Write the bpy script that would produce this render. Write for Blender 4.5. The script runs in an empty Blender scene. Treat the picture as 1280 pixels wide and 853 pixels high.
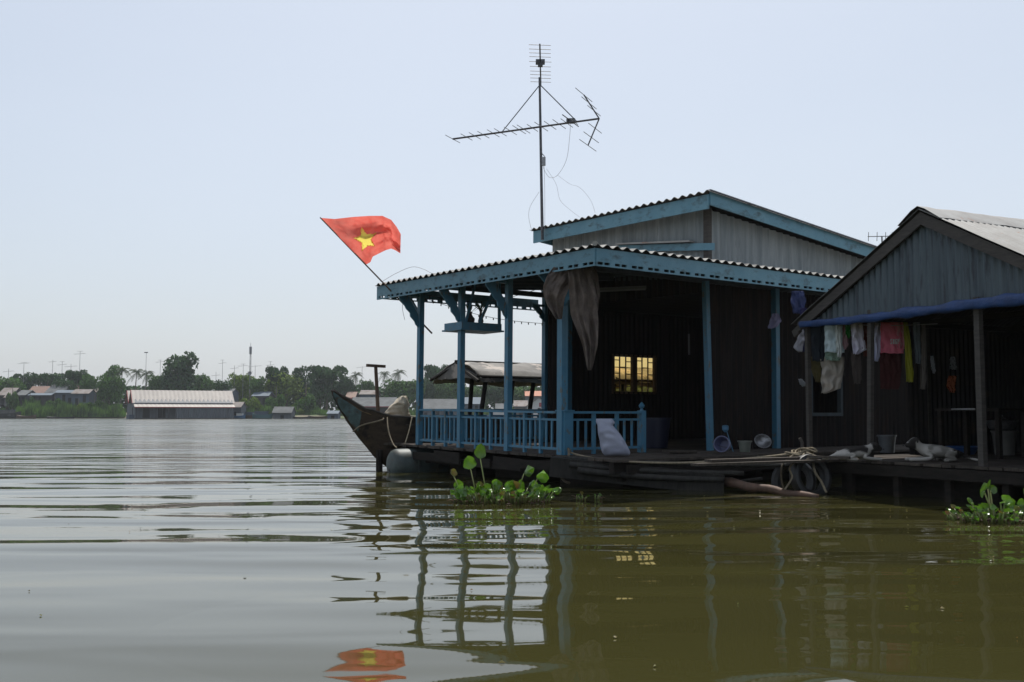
import bpy, bmesh, math, random
from mathutils import Vector, Matrix, noise
R = math.radians
sc = bpy.context.scene
COL = sc.collection

# ------------------------------------------------------------------ camera, sky, sun, exposure
F = 1270.0                       # focal length in photograph pixels (1280 wide)
PITCH = math.atan(91.0/F)
CAMZ = 1.0
cam = bpy.data.cameras.new('camera'); cam_o = bpy.data.objects.new('camera', cam); COL.objects.link(cam_o)
cam.lens = 36*F/1280; cam.sensor_width = 36; cam.clip_start = .05; cam.clip_end = 5000
cam_o.location = (0, 0, CAMZ); cam_o.rotation_euler = (R(90)+PITCH, 0, 0)
sc.camera = cam_o

SUN_EL, SUN_AZ = 60.0, 4.0      # azimuth in degrees right of straight ahead (+Y)
world = bpy.data.worlds.new('World'); sc.world = world; world.use_nodes = True
wt = world.node_tree; bg = wt.nodes['Background']
sky = wt.nodes.new('ShaderNodeTexSky'); sky.sky_type = 'NISHITA'; sky.sun_disc = False
sky.sun_elevation = R(SUN_EL); sky.sun_rotation = R(SUN_AZ)
sky.air_density = 1.15; sky.dust_density = 2.6; sky.ozone_density = 1.6; sky.altitude = 0
hs = wt.nodes.new('ShaderNodeHueSaturation'); hs.inputs['Saturation'].default_value = .8
wt.links.new(sky.outputs[0], hs.inputs['Color'])
veil = wt.nodes.new('ShaderNodeMix'); veil.data_type = 'RGBA'; veil.inputs[0].default_value = .5      # high thin haze whitens the sky
veil.inputs[7].default_value = (6.65, 7.35, 8.4, 1)
vtc = wt.nodes.new('ShaderNodeTexCoord'); vmp = wt.nodes.new('ShaderNodeMapping'); vmp.inputs['Scale'].default_value = (1, 1, 2.6)
vnz = wt.nodes.new('ShaderNodeTexNoise'); vnz.inputs['Scale'].default_value = 1.7; vnz.inputs['Detail'].default_value = 4
vmr = wt.nodes.new('ShaderNodeMapRange'); vmr.inputs[1].default_value = .3; vmr.inputs[2].default_value = .7; vmr.inputs[3].default_value = .42; vmr.inputs[4].default_value = .60
wt.links.new(vtc.outputs['Generated'], vmp.inputs[0]); wt.links.new(vmp.outputs[0], vnz.inputs['Vector']); wt.links.new(vnz.outputs['Fac'], vmr.inputs[0]); wt.links.new(vmr.outputs[0], veil.inputs[0])
wt.links.new(hs.outputs[0], veil.inputs[6]); wt.links.new(veil.outputs[2], bg.inputs['Color'])
bg.inputs['Strength'].default_value = .107
sun = bpy.data.lights.new('sun', 'SUN'); sun.energy = 4.2; sun.angle = R(.6); sun.color = (1, .96, .89)
sun_o = bpy.data.objects.new('sun', sun); COL.objects.link(sun_o)
_sd = Vector((math.sin(R(SUN_AZ))*math.cos(R(SUN_EL)), math.cos(R(SUN_AZ))*math.cos(R(SUN_EL)), math.sin(R(SUN_EL))))
sun_o.rotation_euler = _sd.to_track_quat('Z', 'Y').to_euler()
sun_o.location = (0, 0, 60)
vs = sc.view_settings; vs.view_transform = 'Standard'; vs.look = 'None'; vs.exposure = 0.07; vs.gamma = 1; vs.use_curve_mapping = False
sc.cycles.max_bounces = 8; sc.cycles.diffuse_bounces = 4; sc.cycles.glossy_bounces = 4; sc.cycles.transmission_bounces = 4
sc.cycles.volume_bounces = 1; sc.cycles.caustics_reflective = False; sc.cycles.caustics_refractive = False
sc.cycles.sample_clamp_indirect = 6

# ------------------------------------------------------------------ geometry helpers
CP, SP = math.cos(PITCH), math.sin(PITCH)
def ray(px, py):
    a = (px-640)/F; b = (426.5-py)/F
    return Vector((a, CP-b*SP, SP+b*CP))
def P(px, py, Y):
    d = ray(px, py); return Vector((0, 0, CAMZ)) + d*(Y/d.y)
def on_z(px, py, z):
    d = ray(px, py); return Vector((0, 0, CAMZ)) + d*((z-CAMZ)/d.z)

class MB:
    def __init__(s): s.v = []; s.f = []
    def add(s, vs, fs):
        o = len(s.v); s.v += [tuple(v) for v in vs]; s.f += [tuple(i+o for i in f) for f in fs]
    def box(s, c, d, rot=None):
        hx, hy, hz = d[0]/2, d[1]/2, d[2]/2
        vs = [Vector((x, y, z)) for x in (-hx, hx) for y in (-hy, hy) for z in (-hz, hz)]
        if rot: vs = [rot @ v for v in vs]
        c = Vector(c)
        s.add([v+c for v in vs], [(0,1,3,2),(4,6,7,5),(0,4,5,1),(2,3,7,6),(0,2,6,4),(1,5,7,3)])
    def b2(s, lo, hi):
        s.box([(a+b)/2 for a, b in zip(lo, hi)], [abs(b-a) for a, b in zip(lo, hi)])
    def beam(s, p, q, w, h, up=(0,0,1), w2=None):
        p = Vector(p); q = Vector(q); d = (q-p).normalized(); up = Vector(up)
        if abs(d.dot(up)) > .98: up = Vector((0,1,0))
        x = d.cross(up).normalized(); y = x.cross(d).normalized(); vs = []
        for k, pt in enumerate((p, q)):
            ww = (w2 if (k and w2) else w)
            for a, b in ((-1,-1),(1,-1),(1,1),(-1,1)): vs.append(pt+x*(a*ww/2)+y*(b*h/2))
        s.add(vs, [(0,3,2,1),(4,5,6,7),(0,1,5,4),(1,2,6,5),(2,3,7,6),(3,0,4,7)])
    def tube(s, pts, r, n=8, caps=True):
        pts = [Vector(p) for p in pts]; m = len(pts)
        rs = r if isinstance(r, (list, tuple)) else [r]*m
        o = len(s.v); prev = None
        for i, p in enumerate(pts):
            d = (pts[min(i+1, m-1)]-pts[max(i-1, 0)]).normalized()
            if prev is None:
                up = Vector((0,0,1)) if abs(d.z) < .9 else Vector((1,0,0))
                x = d.cross(up).normalized()
            else:
                x = (prev - d*prev.dot(d)).normalized()
            y = d.cross(x); prev = x
            for k in range(n):
                a = 2*math.pi*k/n
                s.v.append(tuple(p+(x*math.cos(a)+y*math.sin(a))*rs[i]))
        for i in range(m-1):
            for k in range(n):
                a = o+i*n+k; b = o+i*n+(k+1) % n
                s.f.append((a, b, b+n, a+n))
        if caps:
            s.f.append(tuple(o+k for k in reversed(range(n)))); s.f.append(tuple(o+(m-1)*n+k for k in range(n)))
    def lathe(s, prof, c=(0,0,0), n=16, rot=None):
        c = Vector(c); o = len(s.v); m = len(prof)
        for r, z in prof:
            for k in range(n):
                a = 2*math.pi*k/n; v = Vector((r*math.cos(a), r*math.sin(a), z))
                if rot: v = rot @ v
                s.v.append(tuple(v+c))
        for i in range(m-1):
            for k in range(n):
                a = o+i*n+k; b = o+i*n+(k+1) % n
                s.f.append((a, b, b+n, a+n))
        s.f.append(tuple(o+k for k in reversed(range(n)))); s.f.append(tuple(o+(m-1)*n+k for k in range(n)))
    def grid(s, rows, thick=None, nrm=None):
        """rows of points; thick -> closed sheet"""
        m = len(rows); n = len(rows[0]); P0 = [[Vector(p) for p in r] for r in rows]
        o = len(s.v)
        for r in P0:
            for p in r: s.v.append(tuple(p))
        for i in range(m-1):
            for j in range(n-1):
                a = o+i*n+j; s.f.append((a, a+1, a+n+1, a+n))
        if thick:
            o2 = len(s.v)
            for i in range(m):
                for j in range(n):
                    if nrm: nn = Vector(nrm)
                    else:
                        du = P0[min(i+1, m-1)][j]-P0[max(i-1, 0)][j]; dv = P0[i][min(j+1, n-1)]-P0[i][max(j-1, 0)]
                        nn = dv.cross(du)
                        nn = nn.normalized() if nn.length > 1e-9 else Vector((0,0,1))
                    s.v.append(tuple(P0[i][j]+nn*thick))
            for i in range(m-1):
                for j in range(n-1):
                    a = o2+i*n+j; s.f.append((a+n, a+n+1, a+1, a))
            for j in range(n-1):
                s.f.append((o+j+1, o+j, o2+j, o2+j+1)); a = o+(m-1)*n+j; b = o2+(m-1)*n+j; s.f.append((a, a+1, b+1, b))
            for i in range(m-1):
                a = o+i*n; b = o2+i*n; s.f.append((a, a+n, b+n, b)); a += n-1; b += n-1; s.f.append((a+n, a, b, b+n))
    def prism(s, poly, axis, t0, t1):
        """poly of 2D points in the plane of the two other axes"""
        def mk(p, t):
            if axis == 0: return (t, p[0], p[1])
            if axis == 1: return (p[0], t, p[1])
            return (p[0], p[1], t)
        n = len(poly); s.add([mk(p, t0) for p in poly]+[mk(p, t1) for p in poly],
            [tuple(range(n)), tuple(reversed(range(n, 2*n)))]+[(i, i+n, (i+1) % n+n, (i+1) % n) for i in range(n)])
    def build(s, name, mat, parent=None, smooth=False, loc=None, fix=True):
        me = bpy.data.meshes.new(name)
        off = Vector(loc) if loc is not None else Vector((0,0,0))
        me.from_pydata([tuple(Vector(v)-off) for v in s.v], [], s.f)
        if fix:
            b = bmesh.new(); b.from_mesh(me); bmesh.ops.recalc_face_normals(b, faces=b.faces); b.to_mesh(me); b.free()
        if smooth:
            me.polygons.foreach_set('use_smooth', [True]*len(me.polygons))
            if smooth == 'auto': me.set_sharp_from_angle(angle=R(35))
        me.materials.append(mat); me.update()
        o = bpy.data.objects.new(name, me); COL.objects.link(o)
        if loc is not None: o.location = off
        if parent: o.parent = parent
        return o
def tag(o, label=None, cat=None, group=None, kind=None):
    for k, v in (('label', label), ('category', cat), ('group', group), ('kind', kind)):
        if v: o[k] = v
    return o
def thing(name, label, cat, loc=(0,0,0), rot=(0,0,0), group=None):
    o = bpy.data.objects.new(name, None); COL.objects.link(o); o.empty_display_size = .3
    o.location = loc; o.rotation_euler = rot
    return tag(o, label, cat, group)
KIDS = {}
def copy_tree(o, parent=None):
    c = o.copy(); COL.objects.link(c)
    if parent: c.parent = parent
    for ch in [x for x in bpy.data.objects if x.parent == o and x is not c]: copy_tree(ch, c)
    return c

# ------------------------------------------------------------------ materials
def mat(name, col, rough=.7, col2=None, scale=3.0, stretch=(1,1,1), mix=(.35,.65), bump=0, bscale=20, metallic=0, trans=0,
        island=0, spec=.5, stain=None, under=None, stain_scale=1.5, stain_stretch=(1,1,1), stain_rng=(.52,.66), coat=0):
    m = bpy.data.materials.new(name); m.use_nodes = True; t = m.node_tree; N = t.nodes; L = t.links
    b = N['Principled BSDF']; b.inputs['Roughness'].default_value = rough; b.inputs['Metallic'].default_value = metallic
    b.inputs['Specular IOR Level'].default_value = spec
    if coat: b.inputs['Coat Weight'].default_value = coat
    tc = N.new('ShaderNodeTexCoord')
    def nz(sc_, st, det=5):
        mp = N.new('ShaderNodeMapping'); mp.inputs['Scale'].default_value = st; L.new(tc.outputs['Object'], mp.inputs['Vector'])
        n = N.new('ShaderNodeTexNoise'); n.inputs['Scale'].default_value = sc_; n.inputs['Detail'].default_value = det
        n.inputs['Roughness'].default_value = .65
        L.new(mp.outputs[0], n.inputs['Vector']); return n.outputs['Fac']
    def rng(s, a, bb):
        r = N.new('ShaderNodeMapRange'); r.inputs[1].default_value = a; r.inputs[2].default_value = bb; L.new(s, r.inputs[0]); return r.outputs[0]
    def mixc(f, a, bb):
        x = N.new('ShaderNodeMix'); x.data_type = 'RGBA'
        L.new(f, x.inputs[0])
        for s, i in ((a, 6), (bb, 7)):
            if isinstance(s, (tuple, list)): x.inputs[i].default_value = (*s, 1)
            else: L.new(s, x.inputs[i])
        return x.outputs[2]
    c = tuple(col)
    if col2 is not None: c = mixc(rng(nz(scale, stretch), *mix), c, tuple(col2))
    if stain is not None: c = mixc(rng(nz(stain_scale, stain_stretch, 8), *stain_rng), c, tuple(stain))
    if island:
        g = N.new('ShaderNodeNewGeometry')
        r = N.new('ShaderNodeMapRange'); r.inputs[3].default_value = 1-island; r.inputs[4].default_value = 1+island
        L.new(g.outputs['Random Per Island'], r.inputs[0])
        h = N.new('ShaderNodeHueSaturation'); L.new(r.outputs[0], h.inputs['Value'])
        if isinstance(c, tuple): h.inputs['Color'].default_value = (*c, 1)
        else: L.new(c, h.inputs['Color'])
        c = h.outputs[0]
    if under is not None:                                     # shade below the sheets put into the colour: lower faces darker
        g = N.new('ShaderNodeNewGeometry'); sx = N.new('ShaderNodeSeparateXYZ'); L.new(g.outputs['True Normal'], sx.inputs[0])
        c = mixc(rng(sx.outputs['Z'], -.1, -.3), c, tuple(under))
    if isinstance(c, tuple): b.inputs['Base Color'].default_value = (*c, 1)
    else: L.new(c, b.inputs['Base Color'])
    if bump:
        bp = N.new('ShaderNodeBump'); bp.inputs['Strength'].default_value = 1; bp.inputs['Distance'].default_value = bump
        L.new(nz(bscale, stretch), bp.inputs['Height']); L.new(bp.outputs[0], b.inputs['Normal'])
    if trans:
        tr = N.new('ShaderNodeBsdfTranslucent'); ms = N.new('ShaderNodeMixShader'); ms.inputs[0].default_value = trans
        if isinstance(c, tuple): tr.inputs[0].default_value = (*c, 1)
        else: L.new(c, tr.inputs[0])
        L.new(b.outputs[0], ms.inputs[1]); L.new(tr.outputs[0], ms.inputs[2])
        L.new(ms.outputs[0], N['Material Output'].inputs['Surface'])
    return m
M = {}
M['blue'] = mat('blue_paint', (.045,.165,.265), .45, (.065,.20,.30), 4, bump=.0008, bscale=60, stain=(.10,.12,.115), stain_scale=11, stain_stretch=(1,1,.4), stain_rng=(.57,.63))
M['blue_fascia'] = mat('pale_blue_paint', (.085,.215,.285), .5, (.12,.26,.33), 3, bump=.001, bscale=40, stain=(.05,.10,.12), stain_scale=4, stain_stretch=(1,1,2.0), stain_rng=(.52,.68))
M['fibre'] = mat('fibre_cement', (.31,.335,.34), .9, (.19,.215,.225), 2.6, (3,3,.25), stain=(.11,.12,.125), stain_scale=4, stain_stretch=(3,3,.3), stain_rng=(.58,.74), bump=.001, bscale=40)
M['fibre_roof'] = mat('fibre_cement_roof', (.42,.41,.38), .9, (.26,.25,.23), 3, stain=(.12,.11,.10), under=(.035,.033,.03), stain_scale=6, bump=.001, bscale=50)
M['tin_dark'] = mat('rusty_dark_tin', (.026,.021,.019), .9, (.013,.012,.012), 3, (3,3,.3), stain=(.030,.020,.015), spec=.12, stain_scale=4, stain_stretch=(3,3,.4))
M['tin_grey'] = mat('weathered_tin', (.085,.115,.130), .55, (.05,.07,.085), 2.5, (3.5,3.5,.25), stain=(.028,.034,.045), stain_scale=5, stain_stretch=(3,3,.45), stain_rng=(.52,.64), bump=.001, bscale=30)
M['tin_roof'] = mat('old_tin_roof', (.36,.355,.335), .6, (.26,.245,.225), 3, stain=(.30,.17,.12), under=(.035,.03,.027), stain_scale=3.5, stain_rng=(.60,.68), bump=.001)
M['wood_grey'] = mat('grey_wood', (.075,.066,.058), .85, (.045,.04,.036), 6, (1,1,6), bump=.002, bscale=25)
M['wood_dark'] = mat('dark_wet_wood', (.028,.023,.019), .75, (.015,.013,.011), 5, (1,1,4), bump=.004, bscale=20, spec=.15)
M['wood_brown'] = mat('brown_wood', (.13,.085,.055), .7, (.08,.05,.035), 6, (4,1,1), bump=.002, bscale=25)
M['plank'] = mat('pale_worn_plank', (.085,.07,.058), .75, (.045,.038,.032), 7, (1,6,1), bump=.002, bscale=25, island=.3, spec=.2)
M['rafter'] = mat('rafter_wood', (.045,.06,.07), .8, (.03,.04,.045), 5)
M['rope'] = mat('pale_rope', (.30,.25,.17), .9, (.17,.14,.095), 30)
M['rope_dark'] = mat('wet_rope', (.16,.13,.09), .9, (.09,.075,.05), 30)
M['rubber'] = mat('black_rubber', (.018,.018,.019), .45, (.03,.03,.03), 8)
M['metal'] = mat('dull_metal', (.11,.11,.115), .45, (.06,.06,.065), 20, metallic=.7)
M['alu'] = mat('aluminium', (.33,.33,.34), .4, (.2,.2,.2), 30, metallic=.8)
M['wire'] = mat('thin_wire', (.35,.35,.36), .6)
M['bwire'] = mat('black_wire', (.03,.03,.03), .6)

# ------------------------------------------------------------------ river, far bank, air
SWL = 11.7
def water_material():
    m = bpy.data.materials.new('river_water'); m.use_nodes = True; t = m.node_tree; N = t.nodes; L = t.links
    b = N['Principled BSDF']; b.inputs['Roughness'].default_value = .03; b.inputs['IOR'].default_value = 1.48
    tc = N.new('ShaderNodeTexCoord')
    def nz(scale, st, det=2, rough=.5, rot=0, dist=0, loc=0):
        mp = N.new('ShaderNodeMapping'); mp.inputs['Scale'].default_value = st; mp.inputs['Location'].default_value = (loc, loc*.7, 0); mp.inputs['Rotation'].default_value = (0,0,R(rot))
        L.new(tc.outputs['Object'], mp.inputs['Vector'])
        n = N.new('ShaderNodeTexNoise'); n.inputs['Scale'].default_value = scale; n.inputs['Detail'].default_value = det
        n.inputs['Roughness'].default_value = rough; n.inputs['Distortion'].default_value = dist
        L.new(mp.outputs[0], n.inputs['Vector']); return n.outputs['Fac']
    def mth(op, a, bb):
        x = N.new('ShaderNodeMath'); x.operation = op
        for i, s in enumerate((a, bb)):
            if isinstance(s, (int, float)): x.inputs[i].default_value = s
            else: L.new(s, x.inputs[i])
        return x.outputs[0]
    def rng(s, a, bb, c=0, d=1):
        r = N.new('ShaderNodeMapRange'); r.inputs[1].default_value = a; r.inputs[2].default_value = bb
        r.inputs[3].default_value = c; r.inputs[4].default_value = d; L.new(s, r.inputs[0]); return r.outputs[0]
    swell = mth('MULTIPLY', nz(.85, (.24, 1, 1), 1, .4, 4, 0, SWL), .24)          # long low swell
    chop = mth('MULTIPLY', nz(1.55, (.30, 1, 1), 1, .4, -4, .5), .060)       # half-metre crests
    rip = mth('MULTIPLY', nz(6.0, (.42, 1, 1), 3, .55, 3), .0085)            # ripples
    patch = rng(nz(.09, (.5, 1, 1), 2), .40, .62, .35, 1.25)                # calm and breezy patches
    sep = N.new('ShaderNodeSeparateXYZ'); L.new(tc.outputs['Object'], sep.inputs[0])
    breeze = mth('ADD', rng(sep.outputs['Y'], 7, 24, .16, 1.5), rng(sep.outputs['Y'], 20, 70, 0, 3.0))                         # wind reaches the open river, not the lee by the houses
    gust = mth('ADD', rng(nz(.9, (.22, .5, 1), 5, .7), .40, .60, .25, 1.15), rng(nz(.12, (.4, 1, 1), 3, .6, 2), .38, .62, -.22, .2))
    L.new(mth('ADD', mth('MULTIPLY', rng(sep.outputs['Y'], 14, 95, 0, .25), gust), .03), b.inputs['Roughness'])      # unresolved wavelets of the open river
    h = mth('ADD', mth('ADD', mth('MULTIPLY', swell, mth('MULTIPLY', patch, .62)), mth('MULTIPLY', chop, mth('MULTIPLY', patch, mth('ADD', mth('MULTIPLY', breeze, .6), .62)))),
            mth('MULTIPLY', rip, mth('MULTIPLY', patch, mth('MULTIPLY', breeze, rng(sep.outputs['Y'], 9, 22, .35, 1)))))
    bp = N.new('ShaderNodeBump'); bp.inputs['Strength'].default_value = 1; bp.inputs['Distance'].default_value = 1
    L.new(h, bp.inputs['Height']); L.new(bp.outputs[0], b.inputs['Normal'])
    mx = N.new('ShaderNodeMix'); mx.data_type = 'RGBA'; L.new(nz(.25, (.6, 1, 1), 4, .6), mx.inputs[0])
    mx.inputs[6].default_value = (.037, .035, .011, 1); mx.inputs[7].default_value = (.048, .045, .015, 1)
    L.new(mx.outputs[2], b.inputs['Base Color'])
    return m
wb = MB(); wb.add([(-700,-60,0),(700,-60,0),(700,700,0),(-700,700,0)], [(0,1,2,3)])
water = wb.build('river', water_material(), fix=False); tag(water, kind='structure')

M['bank'] = mat('bank_mud', (.16,.13,.09), .95, (.07,.10,.035), .4, mix=(.4,.6))
SH = 233.0                                                  # distance to the far waterline
def shore_y(x): return SH + 3.5*math.sin(x*.05+1) + 2.5*math.sin(x*.13)
rows = []
for (dy, z) in ((-3,-.6),(0,.02),(3,.45),(8,1.0),(25,1.3),(90,1.6),(300,2.0),(460,2.0)):
    rows.append([(x, (shore_y(x) if dy < 20 else SH)+dy, z+.12*math.sin(x*.3+dy)) for x in [-640+8*i for i in range(161)]])
b = MB(); b.grid(rows); tag(b.build('river_bank', M['bank'], smooth=True), kind='structure')

def haze_box():
    b = MB(); b.b2((-720,-80,-1.8), (720,720,26))
    m = bpy.data.materials.new('haze_air'); m.use_nodes = True; t = m.node_tree
    for n in list(t.nodes):
        if n.type != 'OUTPUT_MATERIAL': t.nodes.remove(n)
    v = t.nodes.new('ShaderNodeVolumePrincipled'); v.inputs['Color'].default_value = (.86,.92,1,1); v.inputs['Density'].default_value = HAZE
    v.inputs['Anisotropy'].default_value = .3
    t.links.new(v.outputs[0], t.nodes['Material Output'].inputs['Volume'])
    o = b.build('haze', m); tag(o, kind='stuff'); return o
HAZE = .00022
haze_box()

# ------------------------------------------------------------------ corrugated sheet and board helpers
def corr_wall(mb, org, u, n, length, z0, z1, pitch=.13, amp=.02, thick=.004, seg=8):
    """upright corrugated sheet from org along unit u; n is the outward normal; z0, z1 functions of distance"""
    org = Vector(org); u = Vector(u); n = Vector(n); k = int(length/pitch*seg); r0 = []; r1 = []
    f0 = z0 if callable(z0) else (lambda d: z0); f1 = z1 if callable(z1) else (lambda d: z1)
    for i in range(k+1):
        d = length*i/k; p = org+u*d+n*(amp*math.sin(2*math.pi*d/pitch))
        r0.append((p.x, p.y, f0(d))); r1.append((p.x, p.y, f1(d)))
    mb.grid([r0, r1], thick, tuple(-n))
def corr_roof(mb, length, a, bb, pt, pitch=.177, amp=.022, thick=.007, seg=8, nseg=1):
    """strips across 'length'; a(d), bb(d) ends along the fall; pt(d, e, bump) -> point"""
    k = int(length/pitch*seg); rows = [[] for _ in range(nseg+1)]
    for i in range(k+1):
        d = length*i/k; h = amp*math.sin(2*math.pi*d/pitch); e0 = a(d); e1 = bb(d)
        for j in range(nseg+1): rows[j].append(pt(d, e0+(e1-e0)*j/nseg, h))
    mb.grid(rows, thick, (0,0,-1))
def lace_board(mb, p, q, ztop, h, out, th=.022, gap=.30):
    """fascia board with pairs of slots near its lower edge, from p to q (xy), out = outward normal"""
    p = Vector((*p, 0)); q = Vector((*q, 0)); d = (q-p); Ln = d.length; u = d/Ln; o = Vector((*out, 0))
    rot = Matrix((u, o, (0,0,1))).transposed()
    def piece(s0, s1, z0, z1):
        c = p+u*((s0+s1)/2); mb.box((c.x, c.y, (z0+z1)/2), (s1-s0, th, z1-z0), rot)
    piece(0, Ln, ztop-h+.058, ztop); piece(0, Ln, ztop-h, ztop-h+.022)
    n = max(1, int(Ln/gap)); w = Ln/n; x = 0
    for i in range(n):
        x = i*w
        for s0, s1 in ((0, .025), (.115, .14), (.23, w)): piece(x+s0*w/gap, x+s1*(w/gap if s1 < w else 1), ztop-h+.022, ztop-h+.058)

# ------------------------------------------------------------------ the blue floating house
A0 = Vector((.706, 14.5, 0)); ANG_A = math.atan2(.596, .803); TILT = .013
HA = thing('floating_house', 'large floating house with pale blue fascias and a railed blue veranda on the river', 'house', A0, (TILT, 0, ANG_A))
MA = Matrix.Translation(A0) @ Matrix.Rotation(ANG_A, 4, 'Z') @ Matrix.Rotation(TILT, 4, 'X'); MAI = MA.inverted()
def WA(t, s, z): return MA @ Vector((t, s, z))
DZ = .42
# deck, beams, floats
b = MB(); random.seed(4)
y = -1.32
while y < 4.75:
    w = random.uniform(.13, .17); x0 = -.16+random.uniform(-.03, .03) if y > -.1 else -.12+random.uniform(-.06, .02)
    b.b2((x0, y, DZ-.035+random.uniform(-.004, 0)), (9.4, y+w-.008, DZ+random.uniform(-.004, .004))); y += w
b.build('deck', M['plank'], HA)
b = MB()
for s in (-1.25, -.1, 1.9, 4.1): b.b2((-.14, s, DZ-.19), (9.3, s+.10, DZ-.045))
for t in (.02, 1.2, 2.7, 4.4, 6.1, 7.8): b.b2((t, -1.22, DZ-.30), (t+.12, 4.7, DZ-.195))
for k, s in enumerate((.35, 1.05, 1.8, 2.7, 3.4, 4.2)):                      # rough boards hung along the edge
    b.box((-.19, s, DZ-.155-.02*(k % 3)), (.035, .74-.05*(k % 3), .13+.05*(k % 2)), Matrix.Rotation(.03*(k % 2)-.015, 3, 'X'))
for k in range(9): b.box((.5+k*1.0, -1.36, DZ-.13-.015*(k % 3)), (1.04, .035, .12+.04*(k % 2)), Matrix.Rotation(.02*(k % 2)-.01, 3, 'Y'))
b.build('deck_beam', M['wood_dark'], HA)
b = MB()
for (t0, t1, s0, s1) in ((.25, 9.0, -1.0, .35), (.35, 9.0, .85, 2.1), (.25, 9.0, 2.5, 3.3)):
    b.b2((t0, s0, -.35), (t1, s1, DZ-.31))
b.build('pontoon', M['wood_dark'], HA)
# posts of the veranda
def post(t, s, z1, w=.075, z0=DZ, m='blue', name='post', lean=(0, 0)):
    b = MB(); b.beam((t, s, z0), (t+lean[0], s+lean[1], z1), w, w); return b.build(name, M[m], HA)
RAILP = [0, 1.3, 2.6, 3.88]
for s in RAILP: post(0, s, 3.17, .09 if s else .11)
b = MB(); b.b2((-.03, -.09, DZ), (.13, .09, 1.035)); b.b2((-.045, -.105, 1.0351), (.145, .105, 1.055)); b.build('newel', M['blue'], HA)
post(2.8, 3.92, 3.3, .10)
post(3.0, -.06, 3.12, .085, lean=(-.10, 0)); post(4.62, -.06, 3.12, .10);
# railings
ZT, ZM, ZB = 1.02, .915, .50
def rail_bay(p, q, n, thick_at=()):
    """one bay between posts p and q (local xy)"""
    p = Vector((*p, 0)); q = Vector((*q, 0)); u = (q-p).normalized(); Ln = (q-p).length
    g = MB(); g.beam(p+Vector((0,0,ZT)), q+Vector((0,0,ZT)), .085, .032)
    g.beam(p+Vector((0,0,ZM)), q+Vector((0,0,ZM)), .035, .03); g.beam(p+Vector((0,0,ZB)), q+Vector((0,0,ZB)), .04, .035)
    o = g.build('railing', M['blue'], HA)
    for k in range(1, n):
        c = p+u*(Ln*k/n); b = MB()
        if k in thick_at: b.beam(c+Vector((0,0,DZ)), c+Vector((0,0,ZT-.017)), .05, .042)
        else: b.beam(c+Vector((0,0,ZB+.018)), c+Vector((0,0,ZM-.016)), .034, .020, up=tuple(u.cross(Vector((0,0,1)))))
        b.build('baluster', M['blue'], o)
for s0, s1 in ((.1, 1.255), (1.345, 2.555), (2.645, 3.83)): rail_bay((0, s0), (0, s1), 9, (3, 6))
rail_bay((.14, 0), (1.5, 0), 9, (3, 6))
rail_bay((.05, 3.88), (1.41, 3.88), 9, (4,)); rail_bay((1.49, 3.88), (2.74, 3.88), 9, (4,))
b = MB(); b.b2((1.51, -.05, DZ), (1.60, .05, 1.05)); b.lathe([(.028, 1.05), (.018, 1.08), (.04, 1.10), (.045, 1.13), (.02, 1.16), (.004, 1.18)], (1.555, 0, 0), 10)
b.build('end_post', M['blue'], HA)
# veranda roof: two lean-to falls meeting in a hip
TE, SE, SEND, ZR, SL = -.47, -1.236, 4.59, 3.215, .070
def zlean(e): return ZR + SL*e
b = MB()
def ptL(d, e, h): s = SE+d; return (TE-.05+e, s, zlean(e)+h)
corr_roof(b, SEND-SE, lambda d: 0, lambda d: max(.02, min(3.5, d+.02)), ptL)
def ptR(d, e, h): return (TE-.05+d, SE-.05+e, zlean(e)+h+.004)
corr_roof(b, 9.2, lambda d: 0, lambda d: max(.02, (d if d < 3.5 else 1.28)), ptR)
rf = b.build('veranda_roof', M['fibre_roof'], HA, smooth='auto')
b = MB(); b.tube([(TE-.05, SE-.05, ZR+.02), (3.0, SE+3.47+.05, zlean(3.47)+.02)], .035, 8); b.build('hip_cap', M['fibre_roof'], rf)
b = MB(); lace_board(b, (TE, SE), (TE, SEND), ZR-.03, .235, (-1, 0)); b.build('fascia', M['blue_fascia'], HA)
b = MB(); lace_board(b, (TE+.012, SE), (9.0, SE), ZR-.03, .235, (0, -1)); b.build('fascia', M['blue_fascia'], HA)
b = MB(); lace_board(b, (TE+.012, SEND-.05), (3.1, SEND-.05), ZR-.03, .22, (0, 1)); b.build('fascia', M['blue_fascia'], HA)
# rafters and battens beneath
b = MB()
for s in [-1.0]+[k*.65-.4 for k in range(8)]:
    e1 = min(3.45, s-SE); 
    if e1 > .3: b.beam((TE+.02, s, ZR-.075), (TE+e1, s, zlean(e1)-.075), .045, .09)
for t in [k*.75 for k in range(0, 13)]:
    e1 = 1.2 if t > 3 else max(.3, min(t-TE, 3.4)); b.beam((t, SE+.02, ZR-.075), (t, SE+e1, zlean(e1)-.078), .045, .085)
b.beam((0, SE+.1, 3.15), (0, SEND-.1, 3.15), .07, .09); b.beam((.04, 0, 3.14), (8.8, 0, 3.14), .07, .09); b.beam((.04, 3.88, 3.2), (2.9, 3.88, 3.2), .07, .09)
b.build('rafters', M['rafter'], HA)
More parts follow.
